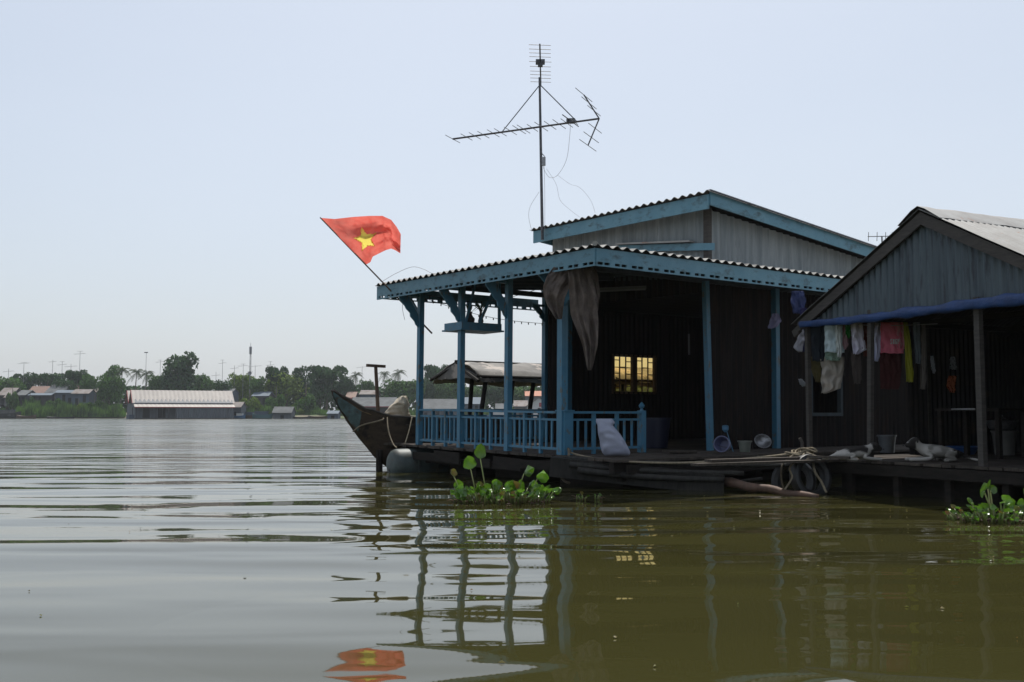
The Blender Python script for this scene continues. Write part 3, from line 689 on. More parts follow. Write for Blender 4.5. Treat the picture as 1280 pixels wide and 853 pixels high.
# ------------------------------------------------------------------ TV mast
def antenna():
    D = 19.0; base = P(677.5, 290, D); t = thing('tv_antenna', 'tall television mast with a long slanting aerial above the blue house', 'antenna', base)
    q = lambda px, py, d=D: P(px, py, d)-base
    b = MB(); b.tube([q(678, 300), q(674.5, 97)], [.030, .022], 8); b.build('mast', M['metal'], t)
    e0, e1 = q(566, 174, D+.62), q(749, 148.5, D-.62)
    bd = (e1-e0).normalized(); h = Vector((bd.y, -bd.x, 0)).normalized()
    if h.y < 0: h = -h
    
    a = MB(); a.tube([e0, e1], .018, 6); ae = a.build('boom', M['metal'], t)
    for f, L in [(.0,.62),(.10,.50),(.16,.52),(.22,.52),(.29,.55),(.34,.56),(.41,.58),(.47,.62),(.50,.62),(.56,.52),(.62,.66),(.68,.6),(.74,.66),(.79,.62),(.84,.36)]:
        c = e0.lerp(e1, f); g = MB(); g.tube([c-h*L/2, c+h*L/2], .007, 5); g.build('element', M['alu'], t)
    c = e0.lerp(e1, .815); g = MB(); g.tube([c-h*.42+Vector((0,0,.035)), c+h*.42+Vector((0,0,.035))], .010, 5); g.box(c+Vector((0,0,.03)), (.16,.1,.08)); g.build('dipole', M['metal'], t)
    for (ex, ey, els) in ((730, 119, (.33,.66,1.0)), (735, 182, (.36,.7,1.0))):
        c1 = q(ex, ey, D-.52); g = MB(); g.tube([e1, c1], .014, 6); rf = g.build('reflector_arm', M['metal'], t)
        for k, f in enumerate(els):
            c = e1.lerp(c1, f); L = .62+.28*f; g = MB(); g.tube([c-h*L/2, c+h*L/2], .007, 5); g.build('element', M['alu'], rf)
    for ex, ey, dd in ((628, 164.5, .2), (721, 152, -.42)):
        g = MB(); g.tube([q(675, 106), q(ex, ey, D+dd)], .010, 5); g.build('stay', M['metal'], t)
    # small comb aerial at the top, boom running towards the river
    z = q(675, 75).z; c0 = q(674.5, 55.5, 17.8); c0.z = q(674.5, 55.5, 17.8).z
    g = MB(); pa, pb = q(674.8, 55.5, 18.0), q(676, 106, 19.6); g.tube([pa, pb], .014, 6); g.build('top_boom', M['metal'], t)
    for i, yy in enumerate((56, 61, 65.5, 70, 76, 82, 88, 92.5, 97, 102)):
        f = (yy-55.5)/50.5; c = pa.lerp(pb, f); L = .40 if i != 4 else .42
        g = MB(); g.tube([c-Vector((L/2,0,0)), c+Vector((L/2,.04,0))], .0065, 5); g.build('element', M['alu'], t)
    g = MB(); c = pa.lerp(pb, .42); g.box(c, (.17,.12,.07)); g.box(c-Vector((0,0,.05)), (.09,.1,.07)); g.build('junction_box', M['metal'], t)
    g = MB(); g.box(q(679.5, 202), (.075,.06,.16)); g.tube([q(675.5, 190), q(681, 196)], .008, 5); g.build('amplifier', M['alu'], t)
    def cable(pts, d=D, r=.0035):
        P3 = [q(x, y, d-.05) for x, y in pts]; out = []
        for i in range(len(P3)-1):
            p0 = P3[max(i-1,0)]; p1 = P3[i]; p2 = P3[i+1]; p3 = P3[min(i+2, len(P3)-1)]
            for k in range(6):
                u = k/6; out.append(.5*((2*p1)+(p2-p0)*u+(2*p0-5*p1+4*p2-p3)*u*u+(3*p1-p0-3*p2+p3)*u**3))
        out.append(P3[-1]); g = MB(); g.tube(out, r, 4); g.build('cable', M['wire'], t)
    cable([(713,155),(712,172),(708,200),(697,219),(687,222),(680,212),(679,204)])
    cable([(680,205),(681,240),(681,290)]); cable([(674,240),(663,258),(661,272),(665,290)], r=.003)
    cable([(683,211),(695,230),(700,250),(712,262),(725,272)], r=.0025); cable([(697,219),(712,230),(725,235),(738,250),(744,266)], r=.0025)
antenna()

# ------------------------------------------------------------------ hanging shelf with its pots
sh = thing('hanging_shelf', 'small blue shelf hung under the veranda roof on slanting struts', 'shelf', WA(.33, 2.75, 2.4), (0, 0, ANG_A))
sb = lambda lo, hi, m=sh: None
b = MB(); b.b2((-.40,-.26,-.07), (.40,.26,.06)); b.b2((-.43,-.29,-.075), (.43,.29,-.05)); b.build('shelf_box', M['blue'], sh)
b = MB(); b.beam((-.28,-.2,.06), (-.08,-.2,.75), .03, .035); b.beam((-.02,-.22,.06), (.33,-.22,.75), .035, .04); b.build('strut', M['blue'], sh)
b = MB(); b.beam((.38,-.22,.06), (.38,-.22,.78), .04, .04); b.build('strut', M['blue'], sh)
M['ceramic'] = mat('dark_glazed_pot', (.06,.05,.045), .3); M['leaf_dk'] = mat('dark_leaf', (.06,.09,.03), .6, island=.4)
for (x, y, s_, lb) in ((-.10,-.05,1.0,'dark round pot in the middle of the hanging shelf'), (.12,-.05,.85,'dark slender vase beside the round pot on the hanging shelf')):
    b = MB(); b.lathe([(.05*s_,0),(.08*s_,.03),(.085*s_,.08),(.05*s_,.12),(.03,.16),(.045,.19),(.035,.195)] if s_ == 1 else [(.035,0),(.05,.05),(.03,.12),(.02,.2),(.035,.24),(.03,.245)], (0,0,0), 14)
    o = b.build('pot', M['ceramic'], smooth=True); o.matrix_world = MA @ Matrix.Translation((.33+x, 2.75+y, 2.46)); tag(o, lb, 'pot', 'pots on the hanging shelf')
    b = MB(); random.seed(int(x*100)+50)
    for k in range(14):
        a = random.uniform(0, 6.28); e = random.uniform(.4, 1.3); d = Vector((math.cos(a)*math.cos(e), math.sin(a)*math.cos(e), math.sin(e)))
        p = Vector((0,0,.17 if s_ == 1 else .22)); q_ = p+d*random.uniform(.12,.28); w = Vector((-math.sin(a), math.cos(a), 0))*.018
        b.add([p, p.lerp(q_,.5)+w, q_, p.lerp(q_,.5)-w], [(0,1,2,3)])
    b.build('sprig', M['leaf_dk'], o, fix=False)
# string of small bulbs across the far side
def string_lights(a, c, sag, n, label):
    b = MB(); pts = [a.lerp(c, i/20)-Vector((0,0,sag*math.sin(math.pi*i/20))) for i in range(21)]
    o = MB(); o.tube([p-a for p in pts], .0045, 4); w = o.build('string_lights', M['bwire'], loc=None); w.location = a; tag(w, label, 'lights', 'strings of bulbs under the veranda')
    g = MB()
    for i in range(n):
        f = (i+.5)/n; p = a.lerp(c, f)-Vector((0,0,sag*math.sin(math.pi*f)))-a; g.lathe([(.004,0),(.010,-.012),(.010,-.035),(.003,-.045)], p, 6)
    g.build('bulbs', M['bwire'], w); w['kind'] = 'thing'
string_lights(WA(.02, 3.9, 2.98), WA(2.78, 3.9, 2.66), .10, 17, 'string of small dark bulbs along the far side of the veranda')
string_lights(WA(.02, 3.82, 3.02), WA(.1, .05, 2.95), .22, 10, 'slack string of bulbs along the veranda posts under the fascia')

# ------------------------------------------------------------------ white sack by the railing
def sack(name, outline, depth, thick, m, label, tie=None, fold=1):
    """outline rows (py, pxl, pxr) -> pillow-shaped closed bag"""
    rows = []; K = 24; n = 28; ys = [o[0] for o in outline]
    for i in range(K+1):
        y = ys[0]+(ys[-1]-ys[0])*i/K
        for j in range(len(outline)-1):
            if outline[j][0] <= y <= outline[j+1][0]+1e-6: break
        f = max(0, min(1, (y-outline[j][0])/(outline[j+1][0]-outline[j][0])))
        l = outline[j][1]+(outline[j+1][1]-outline[j][1])*f; r = outline[j][2]+(outline[j+1][2]-outline[j][2])*f
        th = thick*(.18+.82*math.sin(math.pi*min(1, .08+i/K*.80))**.6)*(1 if i < K else .75); row = []
        for k in range(n):
            a = 2*math.pi*k/n; cx = (l+r)/2; hw = (r-l)/2
            ca = math.copysign(abs(math.cos(a))**.75, math.cos(a)); sa = math.copysign(abs(math.sin(a))**.9, math.sin(a))
            wob = 1+.05*fold*noise.noise((ca*2, sa*2, i*.25)); dd = th*sa*wob+.03*fold*noise.noise((ca*3+5, i*.35, sa*3))
            row.append(P(cx+hw*ca*wob, y, depth+dd))
        row.append(row[0]); rows.append(row)
    b = MB(); b.grid(rows); m0 = len(b.v)
    b.f.append(tuple(range(n))); b.f.append(tuple(range(K*(n+1), K*(n+1)+n)))
    zmin = min(v[2] for v in b.v); c = sum((Vector(v) for v in b.v), Vector())/len(b.v); c.z = zmin
    o = b.build(name, m, smooth=True, loc=c)
    bm = bmesh.new(); bm.from_mesh(o.data); bmesh.ops.remove_doubles(bm, verts=bm.verts, dist=.0005); bmesh.ops.recalc_face_normals(bm, faces=bm.faces); bm.to_mesh(o.data); bm.free()
    tag(o, label, 'sack'); return o
SK = mat('woven_sack', (.36,.38,.47), .7, (.29,.31,.40), 5, bump=.004, bscale=12)
s1 = sack('sack', [(526,745,765),(531,745,769),(534,747,766),(540,747,771),(552,749,780),(563,751,786),(569,753,788),(572,756,786)], 14.0, .14, SK, 'white woven sack leaning on the blue railing')
s1.location.z += -(s1.location.z-.427)
SK2 = mat('cream_sack', (.62,.57,.47), .8, (.45,.38,.27), 6, bump=.006, bscale=9, trans=.15)
sack('sack', [(495,502,508),(499,496,510),(504,492,511),(510,485,510),(516,481,512),(523,479,514)], 18.55, .22, SK2, 'crumpled cream sack lying on the bow of the wooden boat', fold=2.2)

# buckets and bits on A's deck
def bucket(name, loc, r, h, m, label, rot=(0,0,0), handle=True, cat='bucket', wall=.006):
    t = thing(name, label, cat, loc, rot)
    b = MB(); b.lathe([(r*.78, 0), (r, h), (r+.012, h), (r+.012, h-.02), (r+.002, h-.021), (r-wall, h-.004), (r*.78-wall, .01)], n=22); b.build('body', m, t, smooth='auto')
    if handle:
        b = MB(); b.tube([((r+.004)*math.cos(a), -.03*math.sin(a)-.0, h-.03-.10*math.sin(a)) for a in [math.pi*k/10 for k in range(11)]], .004, 5); b.build('handle', M['metal'], t)
    return t
PL = lambda n, c, r=.4: mat(n, c, r, tuple(x*.75 for x in c), 8)
c = on_z(914, 567, DZ+.005)
bucket('bucket', WA(2.35, -.95, DZ+.12), .11, .20, PL('lavender_plastic', (.15,.16,.29)), 'lavender plastic bucket lying on its side on the deck', (R(80), R(10), R(-30)))
bucket('bucket', WA(3.05, -.72, DZ+.004), .10, .17, PL('cream_plastic', (.20,.215,.18)), 'cream bucket standing near the blue post on the deck', handle=False)
b = MB(); b.lathe([(.03,0),(.10,.03),(.125,.07),(.13,.07),(.105,.025),(.03,-.008)], n=20, rot=Matrix.Rotation(R(55), 3, 'X')); o = b.build('bowl', M['alu'], smooth='auto'); o.location = WA(3.42, -.75, DZ+.13); tag(o, 'metal bowl tipped against the cream bucket', 'bowl')
b = MB(); b.beam((0,0,0), (-.10,.02,.34), .012, .012); b.lathe([(.02,.30),(.05,.34),(.05,.40),(.015,.41)], (-.11,.03,0), 10); o = b.build('brush', PL('blue_plastic', (.08,.22,.36))); o.location = WA(2.90, -.62, DZ+.004); tag(o, 'blue scrubbing brush upright beside the cream bucket', 'brush')
b = MB(); b.box((0,0,.03), (.5,.22,.03), Matrix.Rotation(.02, 3, 'Y')); b.box((0.1,.02,.011), (.4,.18,.02)); o = b.build('board', M['plank']); o.location = WA(1.75, -.6, DZ+.004); o.rotation_euler.z = ANG_A; tag(o, 'loose flat boards on the deck before the doorway', 'board')
bb = bucket('basin', WA(2.75, .9, DZ+.004), .24, .5, PL('navy_plastic', (.008,.010,.03)), 'dark navy water tub just inside the blue house', handle=False, cat='tub')
b = MB(); b.beam((0,0,0), (0,0,.42), .035, .03); o = b.build('hanging_tag', mat('pale_strip', (.10,.10,.11), .6)); o.location = WA(5.85, 3.1, 2.15); tag(o, 'pale narrow strip hanging inside the dark room', 'strip')
b = MB(); b.tube([(0,0,.42), (0,0,.60)], .003, 4); b.build('cord', M['bwire'], o)

# ------------------------------------------------------------------ wooden boat behind the veranda
BO = A0+Vector((.803*-.22-.596*5.0, .596*-.22+.803*5.0, 0))
boat = thing('wooden_boat', 'old dark wooden boat with a high teal bow and a patched tarpaulin canopy', 'boat', BO, (0, 0, ANG_A))
def lerp_tab(tab, x):
    if x <= tab[0][0]: return tab[0][1]
    for (x0, y0), (x1, y1) in zip(tab, tab[1:]):
        if x <= x1: f = (x-x0)/(x1-x0); f = f*f*(3-2*f)*.5+f*.5; return y0+(y1-y0)*f
    return tab[-1][1]
GUN = [(-.88,1.40),(-.62,1.25),(-.35,1.08),(.1,.95),(.8,.90),(4,.88),(7,.98),(8.4,1.2)]
KEEL = [(-.88,1.34),(-.70,1.02),(-.48,.72),(-.25,.45),(-.05,.24),(.15,.08),(.5,-.1),(1.5,-.2),(6.5,-.2),(8.4,.5)]
BEAM = [(-.88,.02),(-.6,.12),(-.2,.30),(.4,.50),(1.5,.70),(5.5,.74),(7.4,.5),(8.4,.25)]
XS = [-.88,-.8,-.7,-.6,-.48,-.35,-.2,-.05,.1,.3,.6,1,1.5,2.2,3,4,5,6,7,7.7,8.4]
def sect(x, inset=0, side=1, n=8):
    k, g, w = lerp_tab(KEEL, x), lerp_tab(GUN, x), lerp_tab(BEAM, x)
    return [(x, side*max(.004, w*(v/n)**.55-inset), k+(g-k)*(v/n)+(inset if v < n else 0)) for v in range(n+1)]
b = MB(); rows = [[p for p in reversed(sect(x, 0, -1))]+sect(x, 0, 1)[1:] for x in XS]; inner = [[p for p in reversed(sect(x, .03, -1))]+sect(x, .03, 1)[1:] for x in XS]
b.grid(rows); b.grid(inner)
n_ = len(rows[0])
for j in (0, n_-1):
    for i in range(len(XS)-1):
        a = rows[i][j]; c = rows[i+1][j]; d = inner[i+1][j]; e = inner[i][j]; b.add([a, c, d, e], [(0,1,2,3)])
b.add([p for p in rows[0]]+[p for p in inner[0]], [(j, j+1, n_+j+1, n_+j) for j in range(n_-1)]); b.add([p for p in rows[-1]]+[p for p in inner[-1]], [(j, j+1, n_+j+1, n_+j) for j in range(n_-1)])
M['hull'] = mat('tarred_hull', (.058,.041,.029), .6, (.085,.062,.045), 4, (1,1,4), stain=(.02,.016,.014), spec=.25, stain_scale=5, bump=.006, bscale=14)
b.build('hull', M['hull'], boat, fix=False)
M['teal'] = mat('faded_teal_paint', (.10,.17,.18), .6, (.06,.09,.09), 8, stain=(.07,.05,.04), stain_scale=12)
M['ochre'] = mat('faded_ochre_paint', (.20,.12,.03), .7, (.11,.07,.03), 9)
for sd in (-1, 1):
    b = MB(); rw = []
    for x in [-.87,-.8,-.72,-.64,-.55,-.46,-.40]:
        s_ = sect(x, -.012, sd); 
        rw.append([Vector(p)+Vector((-.006,0,.006)) for p in s_[1:8]])
    b.grid(rw); b.build('bow_panel', M['teal'], boat, smooth=True)
b = MB(); rw = []
for x in [-.78,-.6,-.45,-.3,-.1,.1,.3]:
    w = lerp_tab(BEAM, x); g = lerp_tab(GUN, x); rw.append([(x, -w*.93+w*1.86*k/6, g-.05-.03*(1-abs(k-3)/3)) for k in range(7)])
b.grid(rw, .02); b.build('foredeck', M['ochre'], boat)
b = MB()
for sd in (-1, 1): b.tube([(x, sd*(lerp_tab(BEAM, x)+.008), lerp_tab(GUN, x)+.012) for x in XS], .022, 6)
b.build('gunwale', M['wood_grey'], boat)
b = MB()
for k in range(40): b.b2((.35+k*.19, -.60, .79), (.35+k*.19+.175, .60, .81))
b.build('floorboard', M['plank'], boat)
b = MB(); b.tube([(.05,0,.85), (-.02,0,1.86)], [.038,.032], 8); b.beam((-.20,0,1.87), (.17,0,1.86), .06, .05); b.build('mooring_post', M['wood_brown'], boat)
# canopy
for (x, sd, ln) in ((1.90,-.62,.10),(2.50,.62,.02),(3.02,-.64,.10),(3.50,.64,.06),(5.2,-.64,0),(5.2,.64,0),(6.6,-.6,0),(6.6,.6,0)):
    b = MB(); b.tube([(x-.05,sd,.86), (x+ln,sd,1.74)], .045, 7); b.build('canopy_post', M['wood_dark'], boat)
M['canvas'] = mat('dirty_canvas', (.20,.19,.175), .75, (.11,.105,.10), 2.5, stain=(.40,.35,.31), stain_scale=1.6, stain_rng=(.52,.56), bump=.01, bscale=6)
b = MB(); rw = []
for i in range(45):
    x = 1.72+5.2*i/44; row = []
    for j in range(19):
        v = -1+2*j/18; a = abs(v); yy = v*.86; z = 2.00-.10*a-.22*a**1.8-.05*(a > .82)
        z += .045*noise.noise((x*1.6, yy*2.2, 1))+.022*noise.noise((x*5, yy*5, 2))+(-.05*abs(math.sin(x*1.3)) if a > .9 else 0)
        row.append((x+.06*noise.noise((yy*4, i*.0, 3))*(1 if i == 0 else 0), yy, z))
    rw.append(row)
b.grid(rw, .012, (0,0,-1)); b.build('canopy', M['canvas'], boat, smooth=True)
b = MB(); b.tube([(1.70,0,2.0), (6.9,0,1.98)], .03, 6)
for sd in (-1, 1):
    b.tube([(1.66,sd*.80,1.69), (6.9,sd*.80,1.69)], .028, 6)
    for x in (1.72, 3.5, 5.2, 6.8): b.tube([(x,0,1.98), (x,sd*.80,1.70)], .024, 6)
b.tube([(1.66,.82,1.66),(1.74,0,1.93)], .03, 6); b.tube([(1.60,-.92,1.60),(1.74,0,1.93)], .032, 6)
b.build('canopy_frame', M['wood_dark'], boat)
b = MB()
b.grid([[(1.70, -.80+1.6*k/10, 1.70+.26*(1-abs(-1+2*k/10))) for k in range(11)], [(1.72, -.86+1.72*k/10, 1.66+.02*(k % 2)) for k in range(11)]], .01); b.build('canopy_flap', M['canvas'], boat)
def bp(x, y, z): return BO+Matrix.Rotation(ANG_A, 3, 'Z') @ Vector((x, y, z))
def rope(pts, r, label, m='rope', sag=0, seg=10, cat='rope'):
    out = []
    for i in range(len(pts)-1):
        p0 = pts[max(i-1,0)]; p1 = pts[i]; p2 = pts[i+1]; p3 = pts[min(i+2, len(pts)-1)]
        for k in range(seg):
            u = k/seg; out.append(.5*((2*p1)+(p2-p0)*u+(2*p0-5*p1+4*p2-p3)*u*u+(3*p1-p0-3*p2+p3)*u**3)-Vector((0,0,sag*math.sin(math.pi*(i+u)/(len(pts)-1)))))
    out.append(pts[-1]); b = MB(); b.tube(out, r, 6); return tag(b.build('rope', M[m], loc=pts[0], smooth=True), label, cat)
rope([bp(.02,-.10,.97), bp(-.1,-.42,.9), P(452,532,18.05), P(441,540,17.95)], .013, 'pale mooring rope wound from the bow of the wooden boat')
rope([P(484,522,18.05), P(485,535,17.9), P(488,547,17.8), P(492,556,17.7), P(496,560,17.6)], .012, 'rope hanging slack from the boat side below the cream sack')
rope([P(515,522,18.0), P(511,540,17.8), P(506,556,17.65)], .012, 'short taut rope from the boat side down to the barrel')
b = MB(); b.tube([(0,0,-.4), (0,0,.36)], .06, 8); o = b.build('stake', M['wood_dark']); o.location = P(474, 590, 18.2); o.location.z = 0; tag(o, 'dark wooden stake in the water under the boat bow', 'stake')

# ------------------------------------------------------------------ float barrel, poles, logs, tyres, mooring ropes
M['drum'] = mat('faded_drum', (.07,.095,.092), .55, (.04,.05,.047), 6, stain=(.07,.06,.045), stain_scale=5)
bt = thing('barrel', 'faded pale green float barrel lying in the water under the veranda end', 'barrel', WA(.1, 3.95, .09), (0, R(90), ANG_A-R(4)))
b = MB(); b.lathe([(.10,-.60),(.19,-.585),(.235,-.55),(.26,-.49),(.262,-.2),(.27,-.19),(.27,-.17),(.262,-.16),(.262,.16),(.27,.17),(.27,.19),(.262,.2),(.26,.50),(.245,.545),(.20,.56)], n=28); b.build('body', M['drum'], bt, smooth='auto')
b = MB(); b.lathe([(.03,-.61),(.03,-.58)], (.1,.05,0), 10); b.build('bung', M['rubber'], bt)
M['pole_grey'] = mat('wet_bamboo', (.036,.033,.028), .6, (.016,.015,.013), 6, (3,1,1), bump=.006, spec=.3)
for i, (p, q, r, lb) in enumerate((
    (P(706,573,13.9), P(1002,582,13.2), .036, 'long grey bamboo pole, topmost beside the deck edge'),
    (P(712,581,13.7), P(930,592,13.3), .042, 'long grey bamboo pole below the topmost one'),
    (P(722,588,13.6), P(905,600,13.3), .045, 'thick wet pole just above the water beside the deck'))):
    b = MB(); n = 14; b.tube([Vector((p.lerp(q, k/n)))+Vector((0,0,-.03*math.sin(math.pi*k/n)))-p for k in range(n+1)], [r*(1+.10*(k % 2))*(1-.25*k/n) for k in range(n+1)], 9)
    o = b.build('bamboo_pole', M['pole_grey'], smooth=True); o.location = p; tag(o, lb, 'pole', 'poles lashed along the deck edge')
b = MB(); p = P(690,583,13.95); q = P(905,606,13.4)
b.beam(p-p, q-p, .30, .26, w2=.22); o = b.build('timber_baulk', mat('wet_timber', (.032,.029,.025), .6, (.014,.013,.011), 5, (3,1,1), bump=.008, spec=.25), loc=None); o.location = p; tag(o, 'heavy dark timber baulk floating along the front of the blue house', 'timber')
b = MB(); p = P(905,603,13.5); q = P(1022,622,12.25); n = 12
b.tube([p.lerp(q, k/n)-p+Vector((0,0,.012*math.sin(k*1.3))) for k in range(n+1)], [.065-.03*k/n+.004*math.sin(k*2.1) for k in range(n+1)], 10)
o = b.build('log', mat('reddish_log', (.15,.085,.055), .7, (.08,.048,.033), 5, (3,1,1), bump=.004), smooth=True); o.location = p; tag(o, 'reddish brown log floating beside the tyre fender', 'log')
b = MB(); p = P(925,602,13.7); q = P(953,598,13.5); b.tube([Vector(), q-p], .02, 8); o = b.build('stick', M['pole_grey']); o.location = p; tag(o, 'short pale stick lying behind the reddish log', 'stick')
# planks between the two decks
for i, (p, q, w, lb) in enumerate((
    (on_z(868,581,.40), on_z(1066,575,.41), .16, 'long worn gangplank nearest the river between the two decks'),
    (on_z(885,576,.44), on_z(1062,571,.44), .13, 'middle gangplank between the two decks'),
    (on_z(948,569,.45), on_z(1060,566,.46), .05, 'thin pole lying on the gangplanks behind the rope coil'),
    (on_z(1010,571,.47), on_z(1062,572.5,.47), .06, 'narrow lath beside the rope coil'))):  # lath in the same plank material as the rest, no bleaching in its colour
    b = MB(); b.beam(p-p, q-p, w, .03); o = b.build('gangplank' if i < 2 else 'lath', M['plank']); o.location = p; tag(o, lb, 'plank', 'planks between the decks')
# tyres
def tyre(c, rot, lb):
    t = thing('tyre_fender', lb, 'tyre', c, rot, 'old tyres hung as fenders')
    b = MB(); prof = [(.19,-.055),(.235,-.075),(.275,-.065),(.288,-.03),(.288,.03),(.275,.065),(.235,.075),(.19,.055),(.18,.03),(.205,.02),(.225,0),(.205,-.02),(.18,-.03)]
    rw = [[(r*math.cos(a), r*math.sin(a), z) for r, z in prof+[prof[0]]] for a in [2*math.pi*k/28 for k in range(29)]]
    b.grid(rw); b.build('tread', M['rubber'], t, smooth='auto'); return t
tc_ = P(1013, 596, 12.95)
tyre(tc_, (R(80), R(8), R(20)), 'black tyre fender hung under the rope coil at the tin house corner')
tyre(P(992, 602, 13.25), (R(82), R(-20), R(-30)), 'second black tyre, half sunk just left of the first fender')
b = MB(); pc = P(1003, 569, 13.25)
for k in range(7):
    rr = .12+.03*math.sin(k*2.2); pts = [(rr*(1+.3*math.sin(k))*math.cos(a)+.02*k-.06, rr*.7*math.sin(a), .018*k*.6+.025*math.sin(a*2+k)) for a in [2*math.pi*j/22 for j in range(23)]]
    b.tube(pts, .012, 6)
o = b.build('rope_coil', M['rope'], smooth=True); o.location = pc; tag(o, 'tangled coil of pale rope on the corner of the tin house deck', 'rope')
b = MB(); b.tube([(0,0,-.06), (.0,0,.16), (-.03,0,.22)], .022, 7); o = b.build('mooring_peg', M['wood_grey']); o.location = pc+Vector((.0,.0,.0)); tag(o, 'short mooring peg standing up through the rope coil', 'peg')
rope([WA(.05,-.12,.50), WA(.06,-.2,.44), P(760,575.5,13.6), P(838,579,13.4), P(905,576,13.3), P(960,571,13.25), pc+Vector((-.05,-.06,.03))], .015, 'long pale mooring rope slung along the deck from the railing to the coil')
rope([WA(.0,-.14,.52), WA(-.05,-.2,.40), P(699,586,14.1), P(704,600,14.0), P(712,604,13.9)], .018, 'knotted dark rope hanging below the railing corner post', 'rope_dark')
rope([pc+Vector((-.15,-.1,.0)), P(978,582,13.0), P(977,600,13.0), P(980,612,13.0)], .012, 'dark rope dropping left of the tyre', 'rope_dark')
rope([pc+Vector((.05,-.12,.02)), P(988,583,12.8), P(990,597,12.75), P(981,613,12.7), P(985,617,12.7)], .013, 'pale rope looped down before the tyre to the water')
rope([pc+Vector((.1,-.12,.0)), P(1018,588,12.8), P(1027,603,12.75), P(1033,616,12.7)], .016, 'pale rope slanting from the coil to the water right of the tyre')
rope([pc+Vector((0,-.1,.03)), P(1000,577,12.9), P(1012,573,12.9), P(1022,572,12.9), P(1008,566,13.0)], .012, 'loose rope end looped over the tyre top')

# ------------------------------------------------------------------ dogs
def skin_mesh(name, joints, edges, subdiv=2):
    me = bpy.data.meshes.new(name+'_tmp'); me.from_pydata([j[0] for j in joints], edges, []); o = bpy.data.objects.new(name+'_tmp', me); COL.objects.link(o)
    md = o.modifiers.new('s', 'SKIN'); md.use_smooth_shade = True
    for i, j in enumerate(joints): me.skin_vertices[0].data[i].radius = (j[1], j[2] if len(j) > 2 else j[1]); 
    me.skin_vertices[0].data[0].use_root = True
    o.modifiers.new('b', 'SUBSURF').levels = subdiv; o.modifiers['b'].render_levels = subdiv
    dg = bpy.context.evaluated_depsgraph_get(); out = bpy.data.meshes.new_from_object(o.evaluated_get(dg)); bpy.data.objects.remove(o); return out
def coat_mat(name, attr='coat'):
    m = mat(name, (1,1,1), .85, bump=.004, bscale=60); N = m.node_tree.nodes; a = N.new('ShaderNodeAttribute'); a.attribute_name = attr
    m.node_tree.links.new(a.outputs['Color'], N['Principled BSDF'].inputs['Base Color']); return m
COAT = coat_mat('dog_coat')
def dog(loc, rz, label, pose, colour, scale=1):
    J = [((-.36,0,.115),.085),((-.22,0,.125),.085),((-.05,0,.13),.095),((.06,0,.165),.065),((.11,0,.205),.058),((.155,0,.235),.070),((.215,0,.212),.042),((.262,0,.195),.030)]
    if pose == 'low': J[3:] = [((.07,0,.165),.075),((.13,0,.19),.062),((.185,0,.205),.070),((.245,0,.18),.042),((.292,0,.16),.030)]
    hd = Vector(J[5][0]); E = [(i, i+1) for i in range(7)]
    def chain(start, pts):
        p = start
        for c, r in pts: J.append((c, r)); E.append((p, len(J)-1)); p = len(J)-1
    for s in (-1, 1):
        chain(2, [((.0,s*.085,.10),.045),((-.05,s*.105,.045),.034),((.10,s*.10,.028),.024),((.20,s*.09,.026),.022),((.245,s*.088,.022),.026)])
        chain(0, [((-.33,s*.09,.10),.06),((-.20,s*.125,.075),.042),((-.33,s*.135,.032),.026),((-.22,s*.14,.024),.022),((-.17,s*.14,.022),.024)])
        chain(5, [(tuple(hd+Vector((-.02,s*.05,.05))),.024),(tuple(hd+Vector((-.03,s*.085,.04))),.018),(tuple(hd+Vector((-.02,s*.10,.0))),.008)])
    chain(0, [((-.44,.02,.09),.03),((-.54,.06,.04),.02),((-.60,.14,.022),.014)])
    me = skin_mesh('dog', J, E); at = me.color_attributes.new('coat', 'FLOAT_COLOR', 'POINT')
    for i, v in enumerate(me.vertices):
        at.data[i].color = (*colour(v.co, hd), 1)
    me.materials.clear(); me.materials.append(COAT); me.name = 'dog'
    o = bpy.data.objects.new('dog', me); COL.objects.link(o); o.location = loc; o.rotation_euler.z = rz; o.scale = (scale,)*3
    for s in (-1, 1):
        b = MB(); b.lathe([(.001,-.007),(.006,-.004),(.007,0),(.006,.004),(.001,.007)], hd+Vector((.058,s*.036,.018)), 8); b.build('eye', M['rubber'], o, smooth=True)
    b = MB(); nz_ = Vector(J[7][0])+Vector((.022,0,.008)); b.lathe([(.002,-.010),(.011,-.006),(.013,0),(.010,.007),(.002,.010)], nz_, 8); b.build('nose', M['rubber'], o, smooth=True)
    return tag(o, label, 'dog')
WH, BK, GY = (.36,.34,.31), (.014,.011,.009), (.17,.16,.14)
def coat1(v, hd):
    n = noise.noise(v*7)*.05
    if v.x > .10+n and v.z > .07: return BK
    if -.28+n < v.x < .02+n and v.z > .13+n: return BK
    return WH
def coat2(v, hd):
    n = noise.noise(v*8)*.05
    if v.x > .115+n and v.z > .16: return WH if (abs(v.y) < .018 and v.z > hd.z) else BK
    if v.x < -.32+n and v.z > .05: return BK
    if v.x < .0: return GY if noise.noise(v*9+Vector((3,0,0))) > -.15 else WH
    return WH
pd = on_z(1080, 576, FZ+.005); dog(pd, R(8), 'white dog with a dark back and head lying behind the front post', 'low', coat1, .82)
pd = on_z(1158, 577, FZ+.005); dog(pd, R(176), 'greyish white dog lying stretched out with its dark, white-blazed head raised', 'high', coat2, .95)

